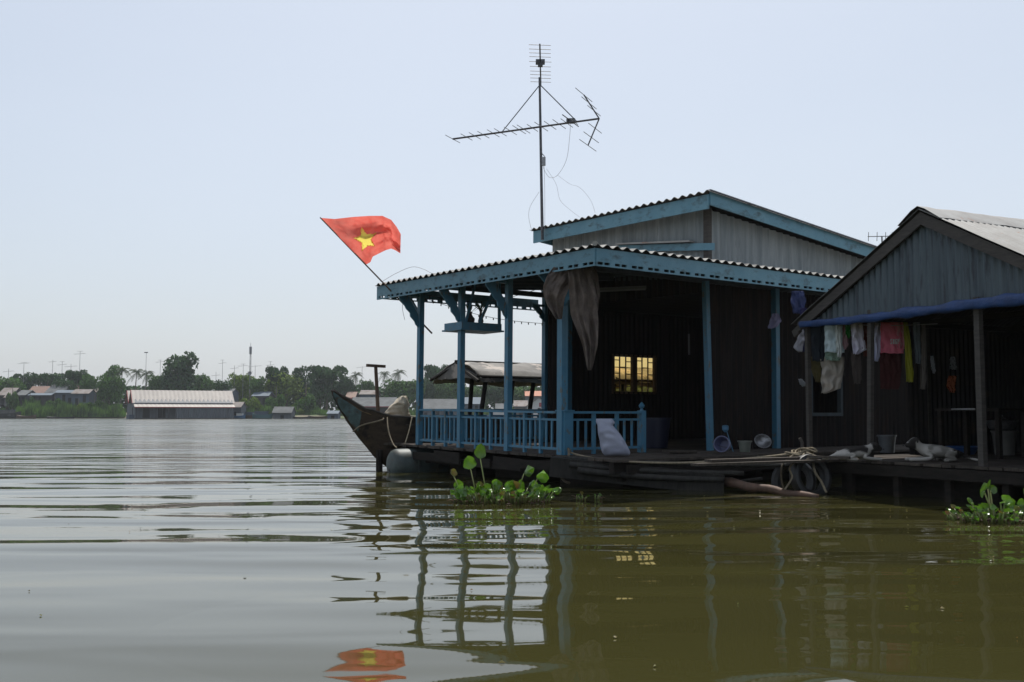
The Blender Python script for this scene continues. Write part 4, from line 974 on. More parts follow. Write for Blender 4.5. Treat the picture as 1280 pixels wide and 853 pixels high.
# ------------------------------------------------------------------ things on the tin house deck
bt = bucket('pail', on_z(1256, 569, FZ+.004), .165, .34, PL('grey_pail', (.17,.165,.15), .7), 'large grey pail near the right end of the tin house deck', cat='pail')
c = Vector(bt.location)+Vector((-.03,.0,.352))
b = MB(); b.lathe([(.10,0),(.17,.02),(.20,.12),(.215,.125),(.21,.135),(.19,.125),(.16,.03),(.09,.012)], n=24); o = b.build('basin', M['alu'], smooth='auto'); o.location = c; tag(o, 'dull metal basin standing on the large grey pail', 'basin')
b = MB(); b.lathe([(.10,.13),(.03,.17),(.018,.19),(.02,.205),(.002,.21)], n=16); o2 = b.build('lid', M['alu'], o, smooth='auto')
bucket('bucket', on_z(1109, 566, FZ+.004), .13, .26, PL('grey_plastic', (.12,.13,.14)), 'grey plastic bucket standing behind the dogs')
b = MB(); b.lathe([(.16,0),(.22,.10),(.235,.105),(.23,.115),(.21,.10),(.15,.012)], n=26); o = b.build('basin', PL('blue_basin', (.03,.10,.30)), smooth='auto'); o.location = on_z(1203, 568, FZ+.004); tag(o, 'wide blue plastic basin on the deck behind the stretched-out dog', 'basin')
tb = thing('side_table', 'dark wooden table with a bright strip along its edge inside the tin house', 'table', MBm @ Vector((2.1, .95, FZ)), (0, 0, ANG_B))
b = MB(); b.b2((-.3,-.5,.62), (.3,.5,.65)); b.build('table_top', M['wood_dark'], tb)
for x in (-.25, .25):
    for y in (-.45, .45): b = MB(); b.b2((x-.03,y-.03,0), (x+.03,y+.03,.619)); b.build('leg', M['wood_dark'], tb)
b = MB(); b.b2((-.315,-.15,.635), (-.301,.22,.652)); b.build('edge_strip', M['alu'], tb)  # bright line of light on the table edge, built as a pale strip
st = thing('stacked_crates', 'dim board shelf of pots against the back wall of the tin house', 'shelf', MBm @ Vector((4.2, .2, FZ)), (0, 0, ANG_B)); st.name = 'wall_shelf'
for z in (.5, 1.0, 1.5): b = MB(); b.b2((-.2,-1.3,z), (.2,1.3,z+.03)); b.build('shelf_board', M['wood_grey'], st)
for y in (-1.33, 0, 1.33): b = MB(); b.b2((-.2,y-.02,0), (.2,y+.02,1.6)); b.build('upright', M['wood_grey'], st)
random.seed(3)
for k, (y, z, lb) in enumerate(((.9,.53,'round pot at the left of the low shelf board'),(.4,1.03,'round pot on the middle shelf board near its left end'),(-.5,1.03,'round pot on the middle shelf board near its right end'),(-.9,.53,'round pot at the right of the low shelf board'))):
    b = MB(); b.lathe([(.08,0),(.12,.06),(.12,.14),(.09,.18),(.02,.20)], n=16); o = b.build('pot', M['alu'], smooth='auto'); o.location = MBm @ Vector((4.2, .2+y, FZ+z)); tag(o, lb, 'pot', 'pots on the wall shelf')

# ------------------------------------------------------------------ water hyacinth
M['hy'] = mat('hyacinth_leaf', (.065,.165,.014), .25, (.11,.22,.02), 12, trans=.38, island=.45, spec=.8)
M['hy_old'] = mat('browned_hyacinth_leaf', (.20,.10,.03), .5, (.12,.16,.03), 14, trans=.3)
M['hy_stem'] = mat('hyacinth_stalk', (.17,.26,.06), .45, (.24,.22,.10), 10, trans=.2, island=.3)
M['hy_root'] = mat('hyacinth_root', (.07,.045,.03), .8, (.14,.08,.05), 15, island=.4)
def blade(mb, p, axis, nrm, L, W, cup=.25, curl=.1, n=7):
    axis = Vector(axis).normalized(); nrm = Vector(nrm); nrm = (nrm-axis*nrm.dot(axis)).normalized(); sd = axis.cross(nrm); rows = []
    for i in range(n+1):
        u = i/n; w = W/2*max(.02, (math.sin(math.pi*min(1, (u**.82*.95+.04)))**.62))*(1+.10*math.sin(u*9+W*80)); row = []
        for j in range(n+1):
            v = -1+2*j/n; row.append(p+axis*(L*u)+sd*(w*v)+nrm*(cup*W*(v*v*.5)+curl*L*(u-.4)**2*2+.05*W*math.sin(v*4+u*5+L*50)))
        rows.append(row)
    mb.grid(rows)
def hyacinth(loc, label, tall, nsmall, rx, ry, hmax, seed, size=.075, white=0):
    random.seed(seed); t = thing('water_hyacinth', label, 'plant', loc)
    g, s, rt, od = MB(), MB(), MB(), MB()
    for (off, hgt, L, W, rotz, tilt, cup, old) in tall:
        base = Vector((off[0]*.75+random.uniform(-.04,.04), off[1], 0)); top = Vector((off[0], off[1], hgt))
        mid = base.lerp(top, .5)+Vector((random.uniform(-.02,.02), 0, 0)); s.tube([base, mid, top], [.011,.008,.006], 6)
        ax = Vector((math.sin(R(rotz)), -.15, math.cos(R(rotz)))); nr = Vector((math.sin(R(tilt)), -math.cos(R(tilt)), .25))
        blade(od if old else g, top-ax*.01, ax, nr, L, W, cup, .15)
    for k in range(nsmall):
        a = random.uniform(0, 6.283); r = random.random()**.5; c = Vector((rx*r*math.cos(a), ry*r*math.sin(a), 0))
        h = random.uniform(.04, hmax)*(1-.35*r); lean = Vector((math.cos(a)*r+random.uniform(-.6,.6), math.sin(a)*r+random.uniform(-.6,.6), 0))*h*.55
        top = c+lean+Vector((0,0,h)); s.tube([c, c.lerp(top,.45)+Vector((0,0,.01)), top], [.012,.009,.005], 5)
        ax = Vector((lean.x*2+random.uniform(-.3,.3), lean.y*2+random.uniform(-.3,.3), random.uniform(.1,.9)*max(h,.1)*2)); nr = Vector((random.uniform(-1,1), random.uniform(-1,.3), random.uniform(.1,1)))
        sz = size*random.uniform(.7,1.35); blade(g if random.random() > .1 else od, top, ax, nr, sz*1.1, sz, random.uniform(.1,.6), random.uniform(-.2,.5), 5)
    for k in range(int(nsmall*1.1)):
        a = random.uniform(0, 6.283); r = random.random()**.5; c = Vector((rx*r*math.cos(a), ry*r*math.sin(a), random.uniform(0,.015))); d = Vector((random.uniform(-1,1), random.uniform(-1,1), random.uniform(-.1,.5)))*random.uniform(.03,.10)
        rt.tube([c, c+d*.5+Vector((0,0,.01)), c+d], [.006,.005,.002], 4)
    g.build('leaves', M['hy'], t, smooth=True, fix=False); s.build('stalks', M['hy_stem'], t, smooth=True); rt.build('roots', M['hy_root'], t, smooth=True)
    if od.v: od.build('brown_leaves', M['hy_old'], t, smooth=True, fix=False)
    return t
def rel(px, py, D, o): v = P(px, py, D)-o; return v
O1 = on_z(626, 628, 0); D1 = O1.y
def T(px, pyb, L, W, rotz, tilt, cup, old=0, o=O1): v = P(px, pyb, o.y); return ((v.x-o.x, random.uniform(-.05,.05)), v.z, L, W, rotz, tilt, cup, old)
tall = [T(588,585,.155,.155,-12,10,.25), T(600,572,.17,.15,10,-20,.2), T(567,595,.09,.10,-30,50,.7,1), T(622,612,.13,.13,-20,20,.4), T(638,612,.12,.15,15,-10,.55), T(655,592,.12,.13,20,60,1.1), T(672,597,.12,.16,35,40,1.1),
        T(574,612,.13,.11,-10,0,.2), T(604,618,.13,.12,5,20,.3), T(652,612,.13,.09,0,-20,.3), T(675,615,.10,.08,20,10,.5)]
hyacinth(O1, 'big clump of water hyacinth with two tall round leaves before the veranda', tall, 130, .56, .30, .22, 11, .072)
O2 = on_z(1246, 652, 0)
def T2(px, pyb, L, W, rotz, tilt, cup, old=0): return T(px, pyb, L, W, rotz, tilt, cup, old, O2)
tall = [T2(1229,614,.055,.17,-60,10,.1), T2(1232,611,.10,.055,0,30,.2), T2(1235,613,.07,.09,60,0,.2), T2(1212,628,.06,.12,-75,80,.1), T2(1228,637,.08,.12,-20,0,.2), T2(1255,626,.07,.11,30,0,.2), T2(1266,634,.09,.10,0,10,.2), T2(1240,640,.08,.10,60,70,.1), T2(1248,628,.06,.12,70,80,.1), T2(1276,632,.08,.07,10,0,.3), T2(1281,618,.10,.10,10,10,.3)]
hyacinth(O2, 'floating water hyacinth with glinting leaves below the tin house deck', tall, 90, .42, .22, .16, 23, .048)
for (px, py, lb, n, sd) in ((725, 625, 'tiny hyacinth sprout floating right of the big clump', 5, 5), (748, 624, 'smallest floating sprig farther right of the big clump', 3, 9), (1190, 650, 'little sprout with a brown stalk left of the glinting hyacinth', 4, 13)):
    o_ = on_z(px, py, 0); hyacinth(o_, lb, [], n, .06, .04, .09, sd, .04)

# ------------------------------------------------------------------ far bank: trees
def leaf_mat(name, c, v=.45, tr=.3):
    m = mat(name, c, .75, tuple(x*.55 for x in c), .35, trans=tr, island=v, spec=.25); return m
GR = {'dark': leaf_mat('dark_foliage', (.044,.102,.030)), 'mid': leaf_mat('mid_foliage', (.080,.172,.034)), 'light': leaf_mat('yellow_green_foliage', (.165,.25,.036)), 'palm': leaf_mat('palm_foliage', (.055,.085,.035), .35)}
M['bark'] = mat('bark', (.16,.13,.10), .9, (.09,.075,.06), 3)
def rnd_dir():
    z = random.uniform(-1, 1); a = random.uniform(0, 6.283); r = math.sqrt(1-z*z); return Vector((r*math.cos(a), r*math.sin(a), z))
def crown_mesh(seed, lobes, n, size):
    random.seed(seed); b = MB(); tot = sum(l[3]**2 for l in lobes); off = Vector((seed*3.1, seed*1.7, 0))
    for l in lobes:
        c = Vector(l[:3]); k = int(n*l[3]**2/tot)
        for _ in range(k):
            d = rnd_dir(); 
            if d.z < -.35 and random.random() < .6: d.z = -d.z
            rr = l[3]*(random.uniform(.45, 1) if random.random() < .35 else random.uniform(.82, 1.06))
            p = c+Vector((d.x*rr, d.y*rr, d.z*rr*l[4]))
            q = noise.noise(p*.75/ max(.6, l[3]*.4)+off)
            if q < -.30: continue
            p += d*(q*.5*l[3]*.5)
            s = size*random.uniform(.55, 1.25); nrm = (d+rnd_dir()*.9).normalized(); u = nrm.orthogonal().normalized(); u.rotate(Matrix.Rotation(random.uniform(0, 6.28), 3, nrm)); v = nrm.cross(u)
            b.add([p-u*s*.6, p-v*s*.35+nrm*s*.08, p+u*s*.6, p+v*s*.35-nrm*s*.06], [(0,1,2,3)])
    return b
def make_tree(kind, seed):
    random.seed(seed); H = 10.0
    if kind == 'round': lobes = [(random.uniform(-2.6,2.6), random.uniform(-2,2), random.uniform(4.2,7.3), random.uniform(1.5,2.5), .85) for _ in range(17)]+[(0,0,5.2,3.1,1.0), (-1.5,0,3.6,2.2,.9), (1.6,0,3.6,2.2,.9)]
    elif kind == 'umbrella': lobes = [(random.uniform(-4.2,4.2), random.uniform(-3,3), random.uniform(6.6,8.2), random.uniform(1.3,2.0), .55) for _ in range(15)]+[(random.uniform(-2.5,2.5), 0, random.uniform(3.0,5.5), 1.9, .9) for _ in range(8)]
    elif kind == 'tall': lobes = [(random.uniform(-1.7,1.7), random.uniform(-1.5,1.5), random.uniform(2.6,8.4), random.uniform(1.0,1.75), 1.1) for _ in range(20)]+[(0,0,4.5,2.2,1.4)]
    else: lobes = [(random.uniform(-2.5,2.5), random.uniform(-1.6,1.6), random.uniform(1.2,3.2), random.uniform(1.2,1.9), .8) for _ in range(9)]
    cm = crown_mesh(seed, lobes, 4600 if kind != 'bush' else 2000, .58)
    tb_ = MB(); tb_.tube([(0,0,-.3), (.15,0,2), (.0,.1,4.2), (.1,0,6)], [.34,.26,.2,.08], 8)
    for l in lobes[:7]: tb_.tube([(.05,.05,min(3.2, l[2]*.5)), ((l[0])*.5, l[1]*.5, l[2]*.78), (l[0], l[1], l[2])], [.14,.09,.03], 5)
    return cm, tb_
def palm_mesh(seed):
    random.seed(seed); g = MB(); t = MB(); t.tube([(0,0,-.3), (.2,0,3), (.15,.1,6), (.3,.1,8.2)], [.17,.13,.11,.10], 8); top = Vector((.3,.1,8.2))
    for k in range(17):
        a = 2*math.pi*k/17+random.uniform(-.2,.2); el = random.uniform(-.2, 1.2); L = random.uniform(2.3, 3.2); pts = []
        for i in range(9):
            f = i/8; r = L*f*math.cos(el*(1-f*.3)); z = L*(math.sin(el)*f-.75*f*f); pts.append(top+Vector((r*math.cos(a), r*math.sin(a), z)))
        sd = Vector((-math.sin(a), math.cos(a), 0))
        for i in range(8):
            for s in (-1, 1):
                for h in (0, .5):
                    p = pts[i].lerp(pts[i+1], h); w = .62*math.sin(math.pi*(.12+.86*(i+h)/8))
                    g.add([p, p+(pts[i+1]-pts[i])*.36, p+(pts[i+1]-pts[i])*.6+sd*s*w+Vector((0,0,-w*.55))], [(0,1,2)])
    return g, t
PROTO = {}
def tree(px, hw, ytop, kind, col, label, D=None, seed=0, ybase=509):
    D = D or random.uniform(247, 262); key = (kind, col, seed % 3)
    wref = {'round': 4.7, 'umbrella': 5.8, 'tall': 3.0, 'bush': 4.0, 'palm': 2.6}[kind]; href = {'round': 9.4, 'umbrella': 9.1, 'tall': 10.1, 'bush': 4.5, 'palm': 9.0}[kind]
    base = P(px, 509, D); base.z = 1.2 if kind != 'bush' or ybase < 515 else .5
    top = P(px, ytop, D).z; sz = (top-base.z)/href; sx = hw*D/F/wref
    nm = {'palm': 'palm_tree', 'bush': 'bush'}.get(kind, 'tree')
    t = thing(nm, label, {'palm': 'palm tree', 'bush': 'bush'}.get(kind, 'tree'), base, (0, 0, 0), 'trees and bushes on the far bank')
    t.scale = (sx, sx, sz)
    t.rotation_euler.z = 0
    if key not in PROTO:
        cm, tk = palm_mesh(seed % 3+1) if kind == 'palm' else make_tree(kind, seed % 3+{'round': 10, 'umbrella': 20, 'tall': 30, 'bush': 40}[kind])
        c = cm.build('fronds' if kind == 'palm' else ('foliage' if kind == 'bush' else 'crown'), GR[col], t, fix=False); k = tk.build('trunk', M['bark'], t, smooth=True)
        PROTO[key] = (c, k)
    else:
        for src in PROTO[key]:
            c = src.copy(); COL.objects.link(c); c.parent = t
random.seed(77)
T_ = [(-95,30,468,'round','mid','broad tree beyond the left edge of the houses'),(-60,24,470,'round','dark','dark round tree far out on the left bank'),(-22,24,469,'round','mid','mid green tree just outside the leftmost far roofs'),
 (8,20,470,'round','mid','leftmost full tree behind the pale far roof'),(31,14,466,'tall','dark','dark tree with a pointed top behind the pale far roofs'),(57,24,468,'umbrella','dark','flat-topped dark tree above the red-brown roof'),
 (80,14,473,'round','dark','low dark tree in the dip right of the flat-topped one'),(97,17,465,'umbrella','dark','spreading tree under the tallest television mast'),(112,13,465,'round','mid','mid green tree behind the brown far roofs'),
 (136,12,458,'tall','mid','feathery tree above the bushy one left of the long shed'),(150,12,460,'palm','palm','palm with a ragged head left of the long shed'),(168,12,462,'palm','palm','palm behind the left end of the long shed'),
 (181,11,464,'palm','palm','darker palm just right of the single thin mast'),(196,12,467,'round','mid','small round tree left of the tallest tree'),(226,19,440,'tall','dark','tallest dark tree behind the long shed'),(214,13,462,'round','dark','shoulder tree leaning on the left of the tallest tree'),
 (246,13,466,'round','mid','lower tree on the right flank of the tallest one'),(262,12,471,'round','mid','low olive tree behind the right half of the long shed'),(278,11,474,'round','dark','low dark tree by the right end of the long shed'),
 (300,15,466,'round','light','open yellow-green tree left of the telecom tower'),(322,9,471,'tall','mid','slim leaning tree right of the telecom tower'),(345,14,459,'umbrella','dark','dark crown rising behind the yellow-green tree'),
 (376,10,458,'tall','dark','pointed dark crown right of the yellow-green tree'),(357,27,463,'round','light','large yellow-green tree left of the boat bow'),(408,25,458,'umbrella','dark','wide dark rain tree above the boat bow'),(400,19,472,'round','mid','leafy middle tier under the wide rain tree'),
 (432,13,466,'round','dark','right shoulder of the wide rain tree'),(443,10,466,'palm','palm','palm hanging over right of the rain tree'),(457,9,474,'round','mid','small tree in the gap by the mooring post'),
 (479,9,465,'palm','palm','dark star-headed palm right of the mooring post'),(496,11,463,'palm','palm','broader palm left of the veranda post'),(503,25,474,'round','mid','round mid green tree behind the cream sack'),(532,14,470,'round','dark','dark tree seen beside the first veranda post'),
 (546,17,457,'umbrella','dark','high dark tree between the first two veranda posts'),(560,20,474,'round','mid','mid green tree under the high dark one'),(592,20,482,'round','mid','tree seen under the boat canopy front'),(620,19,478,'round','dark','dark tree under the middle of the boat canopy'),
 (650,20,483,'round','mid','green tree behind the rear canopy posts'),(678,18,482,'round','dark','dark tree by the house wall edge'),(712,24,478,'round','mid','tree hidden behind the room, seen past the wall'),(790,30,474,'round','light','yellowish tree seen through the window of the room'),(830,24,480,'round','mid','tree just right of the one seen through the window')]
for i, (px, hw, yt, kd, cl, lb) in enumerate(T_): tree(px, hw*1.12, yt-1, kd, cl, lb, seed=i*7+3)
for i, (px, hw, yt, kd, cl, lb, D, yb) in enumerate([(136,16,468,'round','mid','big leafy tree standing before the far houses left of the long shed',240,512),(15,8,489,'bush','mid','bush before the pale leftmost roof',238,512),(68,9,497,'bush','mid','low bush in front of the dark blue far house',238,516),
  (37,8,494,'bush','dark','dark bush between the far houses',239,516),(312,13,496,'bush','light','pale green bush right of the long shed',238,516),(345,12,492,'bush','mid','bush behind the small hut',240,516),(382,14,490,'bush','mid','bush at the foot of the dark rain tree',238,516),(372,8,511,'bush','light','small bright bush right of the small hut',236,516),
  (118,10,500,'bush','mid','bush at the right end of the reeds',237,516),(98,9,503,'bush','light','bright low bush in the middle of the reeds',236,516)]): tree(px, hw*1.1, yt, kd, cl, lb, D=D, seed=i*5+1, ybase=yb)
# a mass of low growth behind everything
random.seed(5); b = MB()
for i in range(34000):
    x = random.uniform(-190, 210); y = random.uniform(262, 275); h = 7.0+1.6*noise.noise((x*.06, 1, 0))+2.4*noise.noise((x*.22, 4, 0)); z = 1+h*random.random()**.6
    d = rnd_dir(); d.y = -abs(d.y); s = random.uniform(.4, .95); u = d.orthogonal().normalized(); v = d.cross(u); p = Vector((x, y, z)); b.add([p-u*s, p-v*s*.6, p+u*s, p+v*s*.6], [(0,1,2,3)])
tag(b.build('far_woodland', GR['dark'], fix=False), 'continuous mass of low trees behind the far bank', kind='stuff')
# reeds and grass on the bank
M['reed'] = mat('bright_reeds', (.095,.19,.03), .7, (.05,.10,.022), .35, mix=(.42,.56), trans=.35, island=.4)
b = MB()
def reed_band(x0, x1, Y0, Y1, n, hm):
    for i in range(n):
        px = random.uniform(x0, x1); D = random.uniform(Y0, Y1); e = min(1, (px-x0)/12+.15, (x1-px)/10+.3); x = (px-640)/F*D
        h = hm*e*(.55+.9*noise.noise((px*.12, D*.3, 0))+.35*noise.noise((px*.5, D, 4))+.25*random.random()); z0 = .1+.12*(D-233) if D < 241 else 1.0; lean = Vector((random.uniform(-.5,.5), random.uniform(-.4,.2), 0))*h*.5; w = random.uniform(.10,.22)
        p = Vector((x, D, z0)); b.add([p-Vector((w,0,0)), p+Vector((w,0,0)), p+lean+Vector((0,0,h))], [(0,1,2)])
reed_band(16, 158, 234, 242, 9000, 2.9); reed_band(286, 345, 235, 241, 2200, 2.2); reed_band(356, 412, 235, 241, 2600, 1.9); reed_band(-120, 18, 236, 242, 3500, 1.4); reed_band(410, 760, 236, 242, 7000, 1.5)
tag(b.build('reeds', M['reed'], fix=False), 'bright green reeds and grass along the far waterline', kind='stuff')

# ------------------------------------------------------------------ far houses
WALLS = {'blue': mat('far_blue_wall', (.085,.115,.16), .8, (.06,.08,.11), .4), 'dark': mat('far_dark_wall', (.055,.052,.055), .85, (.035,.034,.035), .5), 'grey': mat('far_grey_wall', (.17,.17,.165), .8, (.10,.10,.10), .4),
         'white': mat('far_white_wall', (.55,.55,.54), .8), 'slate': mat('far_slate_tin_wall', (.10,.115,.135), .6, (.07,.08,.095), .6, (3,3,.4))}
ROOFS = {'pink': mat('far_sheet_roof', (.27,.245,.23), .9, (.19,.165,.15), .5, stain=(.14,.09,.07), stain_scale=.7, spec=.2), 'brown': mat('far_rust_roof', (.21,.12,.085), .75, (.15,.09,.07), .6), 'grey': mat('far_grey_roof', (.16,.165,.165), .9, (.10,.105,.105), .6, spec=.15), 'slate': mat('far_slate_roof', (.10,.13,.16), .8), 'orange': mat('far_tile_roof', (.40,.15,.075), .75)}
M['red_trim'] = mat('far_red_trim', (.32,.05,.05), .7); M['open'] = mat('dark_doorway', (.012,.012,.013), .9)
def far_house(px0, px1, yr, ye, yb, D, rf, wl, label, depth=6, hip=.0, gable_front=False, trim=False, nm='house', cat='house', nwin=2, z0=None):
    x0 = (px0-640)/F*D; x1 = (px1-640)/F*D; zr = P(px0, yr, D).z; ze = P(px0, ye, D).z; zb = P(px0, yb, D).z if z0 is None else z0; zb = max(-.15, zb)
    c = Vector(((x0+x1)/2, D, zb)); t = thing(nm, label, cat, c); w = (x1-x0)/2; zr -= zb; ze -= zb
    if zr-ze < .4: zr = ze+.4
    b = MB(); b.b2((-w+.15, 0, 0), (w-.15, depth, ze))
    if gable_front: b.prism([(-w+.15, ze+.001), (w-.15, ze+.001), (0, zr-.12)], 1, .0, depth)
    else: b.prism([(.0, ze+.001), (depth, ze+.001), (depth/2, zr-.12)], 0, -w+.15, w-.15)
    b.build('wall', WALLS[wl], t); b = MB()
    if gable_front:
        for s in (-1, 1): b.grid([[(s*(w+.1), y, ze-.08), (0, y, zr)] for y in (-.35, depth+.3)], .09, (0,0,1))
    else:
        h = hip*w
        b.grid([[(-w, -.5, ze-.12), (-w+h, depth/2, zr)], [(w, -.5, ze-.12), (w-h, depth/2, zr)]], .09, (0,0,1)); b.grid([[(-w, depth+.5, ze-.12), (-w+h, depth/2, zr)], [(w, depth+.5, ze-.12), (w-h, depth/2, zr)]], .09, (0,0,1))
    b.build('roof', ROOFS[rf], t)
    if trim:
        b = MB()
        if gable_front:
            for s in (-1, 1): b.beam((s*(w+.1), -.38, ze-.1), (0, -.38, zr-.02), .06, .22)
        else:
            b.beam((-w-.03, -.5, ze-.08), (-w-.03, depth/2, zr+.02), .08, .2); b.beam((-w, -.56, ze-.14), (w, -.56, ze-.14), .06, .14)
        b.build('trim', M['red_trim'], t)
    for k in range(nwin):
        x = -w+2*w*(k+.7)/(nwin+.4); b = MB(); hh = ze*.62; z_ = 0 if k % 2 == 0 else ze*.3
        b.b2((x-.35, -.03, z_+.02), (x+.35, .03, min(ze*.85, z_+hh))); b.build('door' if k % 2 == 0 else 'window', M['open'], t)
    return t
far_house(-30,-4,483,492,508,246,'grey','dark','grey far house at the outer left')
far_house(-2,17,485,494,507,243,'pink','dark','leftmost far house with a pale sheet roof')
far_house(6,18,492,497,508,240,'pink','grey','low pale lean-to before the leftmost far house', depth=3, nwin=1)
far_house(20,34,488,494,508,243,'grey','dark','small far house with a pale grey roof beside the dark bush')
far_house(34,61,483,492,508,249,'brown','dark','far house with a broad red-brown roof')
far_house(57,82,481,491,508,246,'grey','grey','far house with a grey roof and a left gable', hip=.12)
far_house(76,99,479,487,505,252,'brown','dark','far house with a rust roof, higher and behind the blue one')
far_house(68,93,488,491,508,241,'slate','blue','dark blue far house with a thin slate roof', depth=4, nwin=3)
far_house(90,113,487,492,508,240,'pink','blue','blue-grey far house with a pale sheet roof', depth=4, nwin=2)
far_house(104,122,484,490,507,247,'pink','dark','far house with pinkish roof partly behind the leafy tree')
far_house(36,66,492,494,508,240,'slate','dark','low dark shack under the red-brown roof', depth=3, nwin=3)
far_house(262,277,487,490,505,246,'grey','grey','small pale roof peeping over the long shed', nwin=0)
far_house(277,291,486,491,508,244,'grey','blue','blue-walled far house just right of the long shed roof', nwin=1)
far_house(315,337,490,495,510,246,'slate','dark','dark far house under the telecom tower', nwin=2)
far_house(432,445,490,497,512,244,'brown','grey','small brown roof behind the boat bow', nwin=1)
far_house(449,472,488,493,512,246,'pink','blue','pale roofed far house right of the mooring post foot', nwin=2)
far_house(436,497,497,508,521,222,'grey','dark','floating house with a long grey roof and red edging behind the boat', depth=8, trim=True, hip=.10, nwin=4, z0=-.1)
far_house(522,573,499,511,521,222,'grey','slate','floating house with a plain grey roof seen between veranda posts', depth=8, hip=.10, nwin=3, z0=-.1)
far_house(580,602,497,505,519,238,'slate','blue','bluish far house seen under the canopy front', nwin=2)
far_house(619,634,505,511,521,226,'grey','grey','small pale roofed hut seen past the third veranda post', depth=4, nwin=1, z0=-.1)
far_house(642,660,501,508,521,230,'pink','grey','low pale far house left of the white gable', nwin=1, z0=0)
fh = far_house(658,690,497,508,521,226,'pink','white','white gabled far house with a small red square emblem', depth=7, gable_front=True, nwin=3, z0=0)
b = MB(); b.b2((-.55+.5, -.06, 2.55), (.10+.6, -.035, 3.45)); b.build('emblem', M['red_trim'], fh)
far_house(656,684,489,495,510,246,'orange','grey','far house with a bright orange roof above the white gable', nwin=1)
far_house(776,822,498,508,521,236,'pink','white','pale far house seen through the yellow window', nwin=2, z0=0)

# the long floating shed with twin gables
def long_shed():
    th = R(27); c = P(168, 523, 196); c.z = -.1; t = thing('floating_shed', 'long floating shed with twin gables and a big pale ribbed roof', 'shed', c, (0, 0, th))
    L_, W, ZE, ZG = 18.6, 6.2, 3.25, 5.75
    M['shed_roof'] = mat('pale_ribbed_roof', (.34,.30,.265), .6, (.27,.24,.215), .5, (1,.2,1), stain=(.26,.22,.195), stain_scale=.9, stain_stretch=(1.2,.12,1))
    for k in range(2):
        y0 = k*W; b = MB(); b.b2((0, y0+.02, 0), (L_, y0+W-.02, ZE)); b.prism([(y0+.03, ZE+.001), (y0+W-.03, ZE+.001), (y0+W/2, ZG-.1)], 0, 0, L_); b.build('wall', WALLS['slate'], t)
        for s in (0, 1):
            b = MB(); ye = y0+s*W; yc = y0+W/2
            def pr(d, e, h, ye=ye, yc=yc): return (-.4+d, ye+(yc-ye)*e, ZE-.05+(ZG-ZE+.05)*e+h)
            corr_roof(b, L_+.8, lambda d: 0, lambda d: 1, pr, pitch=.8, amp=.014, thick=.04, seg=6); b.build('roof', M['shed_roof'], t, smooth='auto')
            b = MB(); b.beam((-.46, ye, ZE-.12), (-.46, yc, ZG-.02), .08, .14); b.build('barge_board', M['red_trim'], t)
    b = MB()
    def pa_(d, e, h): return (-.2+d, -1.5+1.45*e, 2.42+.55*e+h)
    corr_roof(b, L_+.4, lambda d: 0, lambda d: 1, pa_, pitch=.8, amp=.014, thick=.04, seg=6); b.build('awning', M['shed_roof'], t, smooth='auto')
    b = MB(); b.beam((-.2, -1.53, 2.36), (L_+.2, -1.53, 2.36), .07, .16); b.build('awning_trim', M['red_trim'], t)
    b = MB(); corr_wall(b, (7.5, -1.35, 0), (1,0,0), (0,-1,0), L_-7.5, .25, 2.3, .5, .04, .03); b.build('front_wall', WALLS['slate'], t)
    b = MB(); b.b2((0, -1.5, .0), (L_, -.02, .28)); b.build('walkway', WALLS['dark'], t)
    for k in range(7): b = MB(); b.b2((.1+k*1.2, -1.42, .281), (.22+k*1.2, -1.30, 2.33)); b.build('post', WALLS['dark'], t)
    b = MB(); b.b2((-.9, .8, -.1), (-.02, 5.5, .9)); b.build('side_tank', WALLS['blue'], t)
    for k, (x, w) in enumerate(((1.5,1.2),(4.3,1.4))): b = MB(); b.b2((x, -.03, .3), (x+w, .015, 2.3)); b.build('doorway', M['open'], t)
    b = MB(); b.b2((-.03, 2.3, .2), (.01, 3.5, 2.4)); b.build('doorway', M['open'], t)
long_shed()
far_house(285,303,503,509,521,206,'pink','slate','small pale lean-to at the right end of the long shed', depth=4, nwin=1, z0=-.1)
far_house(341,366,509,516,524,206,'grey','slate','small floating hut with a pale sagging roof', depth=3.5, nwin=1, z0=-.1)
far_house(409,424,514,517,523,208,'slate','blue','low blue floating cabin left of the boat bow', depth=3, nwin=1, z0=-.1)

# ------------------------------------------------------------------ far boats
BC = {'dark': mat('far_dark_hull', (.05,.048,.05), .6), 'blue': mat('far_blue_hull', (.04,.11,.22), .5), 'brown': mat('far_brown_hull', (.12,.085,.06), .7), 'teal': mat('far_teal_hull', (.07,.16,.18), .5)}
def far_boat(px0, px1, py, D, h, col, label, cabin=None, beam=1.6):
    x0 = (px0-640)/F*D; x1 = (px1-640)/F*D; Ln = x1-x0; c = Vector(((x0+x1)/2, D, 0)); t = thing('boat', label, 'boat', c, group='boats along the far bank')
    b = MB(); rows = []
    for i in range(13):
        f = i/12; x = -Ln/2+Ln*f; e = math.sin(math.pi*min(1, max(0, f)))**.45; w = beam/2*max(.05, e); g = h*(1+.5*abs(2*f-1)**3); rows.append([(x, -w, g), (x*.97, -w*.8, g*.2), (x*.94, 0, -.15), (x*.97, w*.8, g*.2), (x, w, g), (x*.99, w*.85, g-.04), (x*.99, 0, g*.5), (x*.99, -w*.85, g-.04), (x, -w, g)])
    b.grid(rows); b.build('hull', BC[col], t)
    if cabin:
        cx, cw, ch, cc = cabin; b = MB(); b.b2((cx*Ln-cw*Ln/2, -beam*.35, h*.55), (cx*Ln+cw*Ln/2, beam*.35, ch)); cb = b.build('cabin', WALLS[cc], t)
        b = MB(); b.b2((cx*Ln-cw*Ln/2-.12, -beam*.42, ch+.001), (cx*Ln+cw*Ln/2+.12, beam*.42, ch+.09)); b.build('cabin_roof', ROOFS['slate'], cb)
    return t
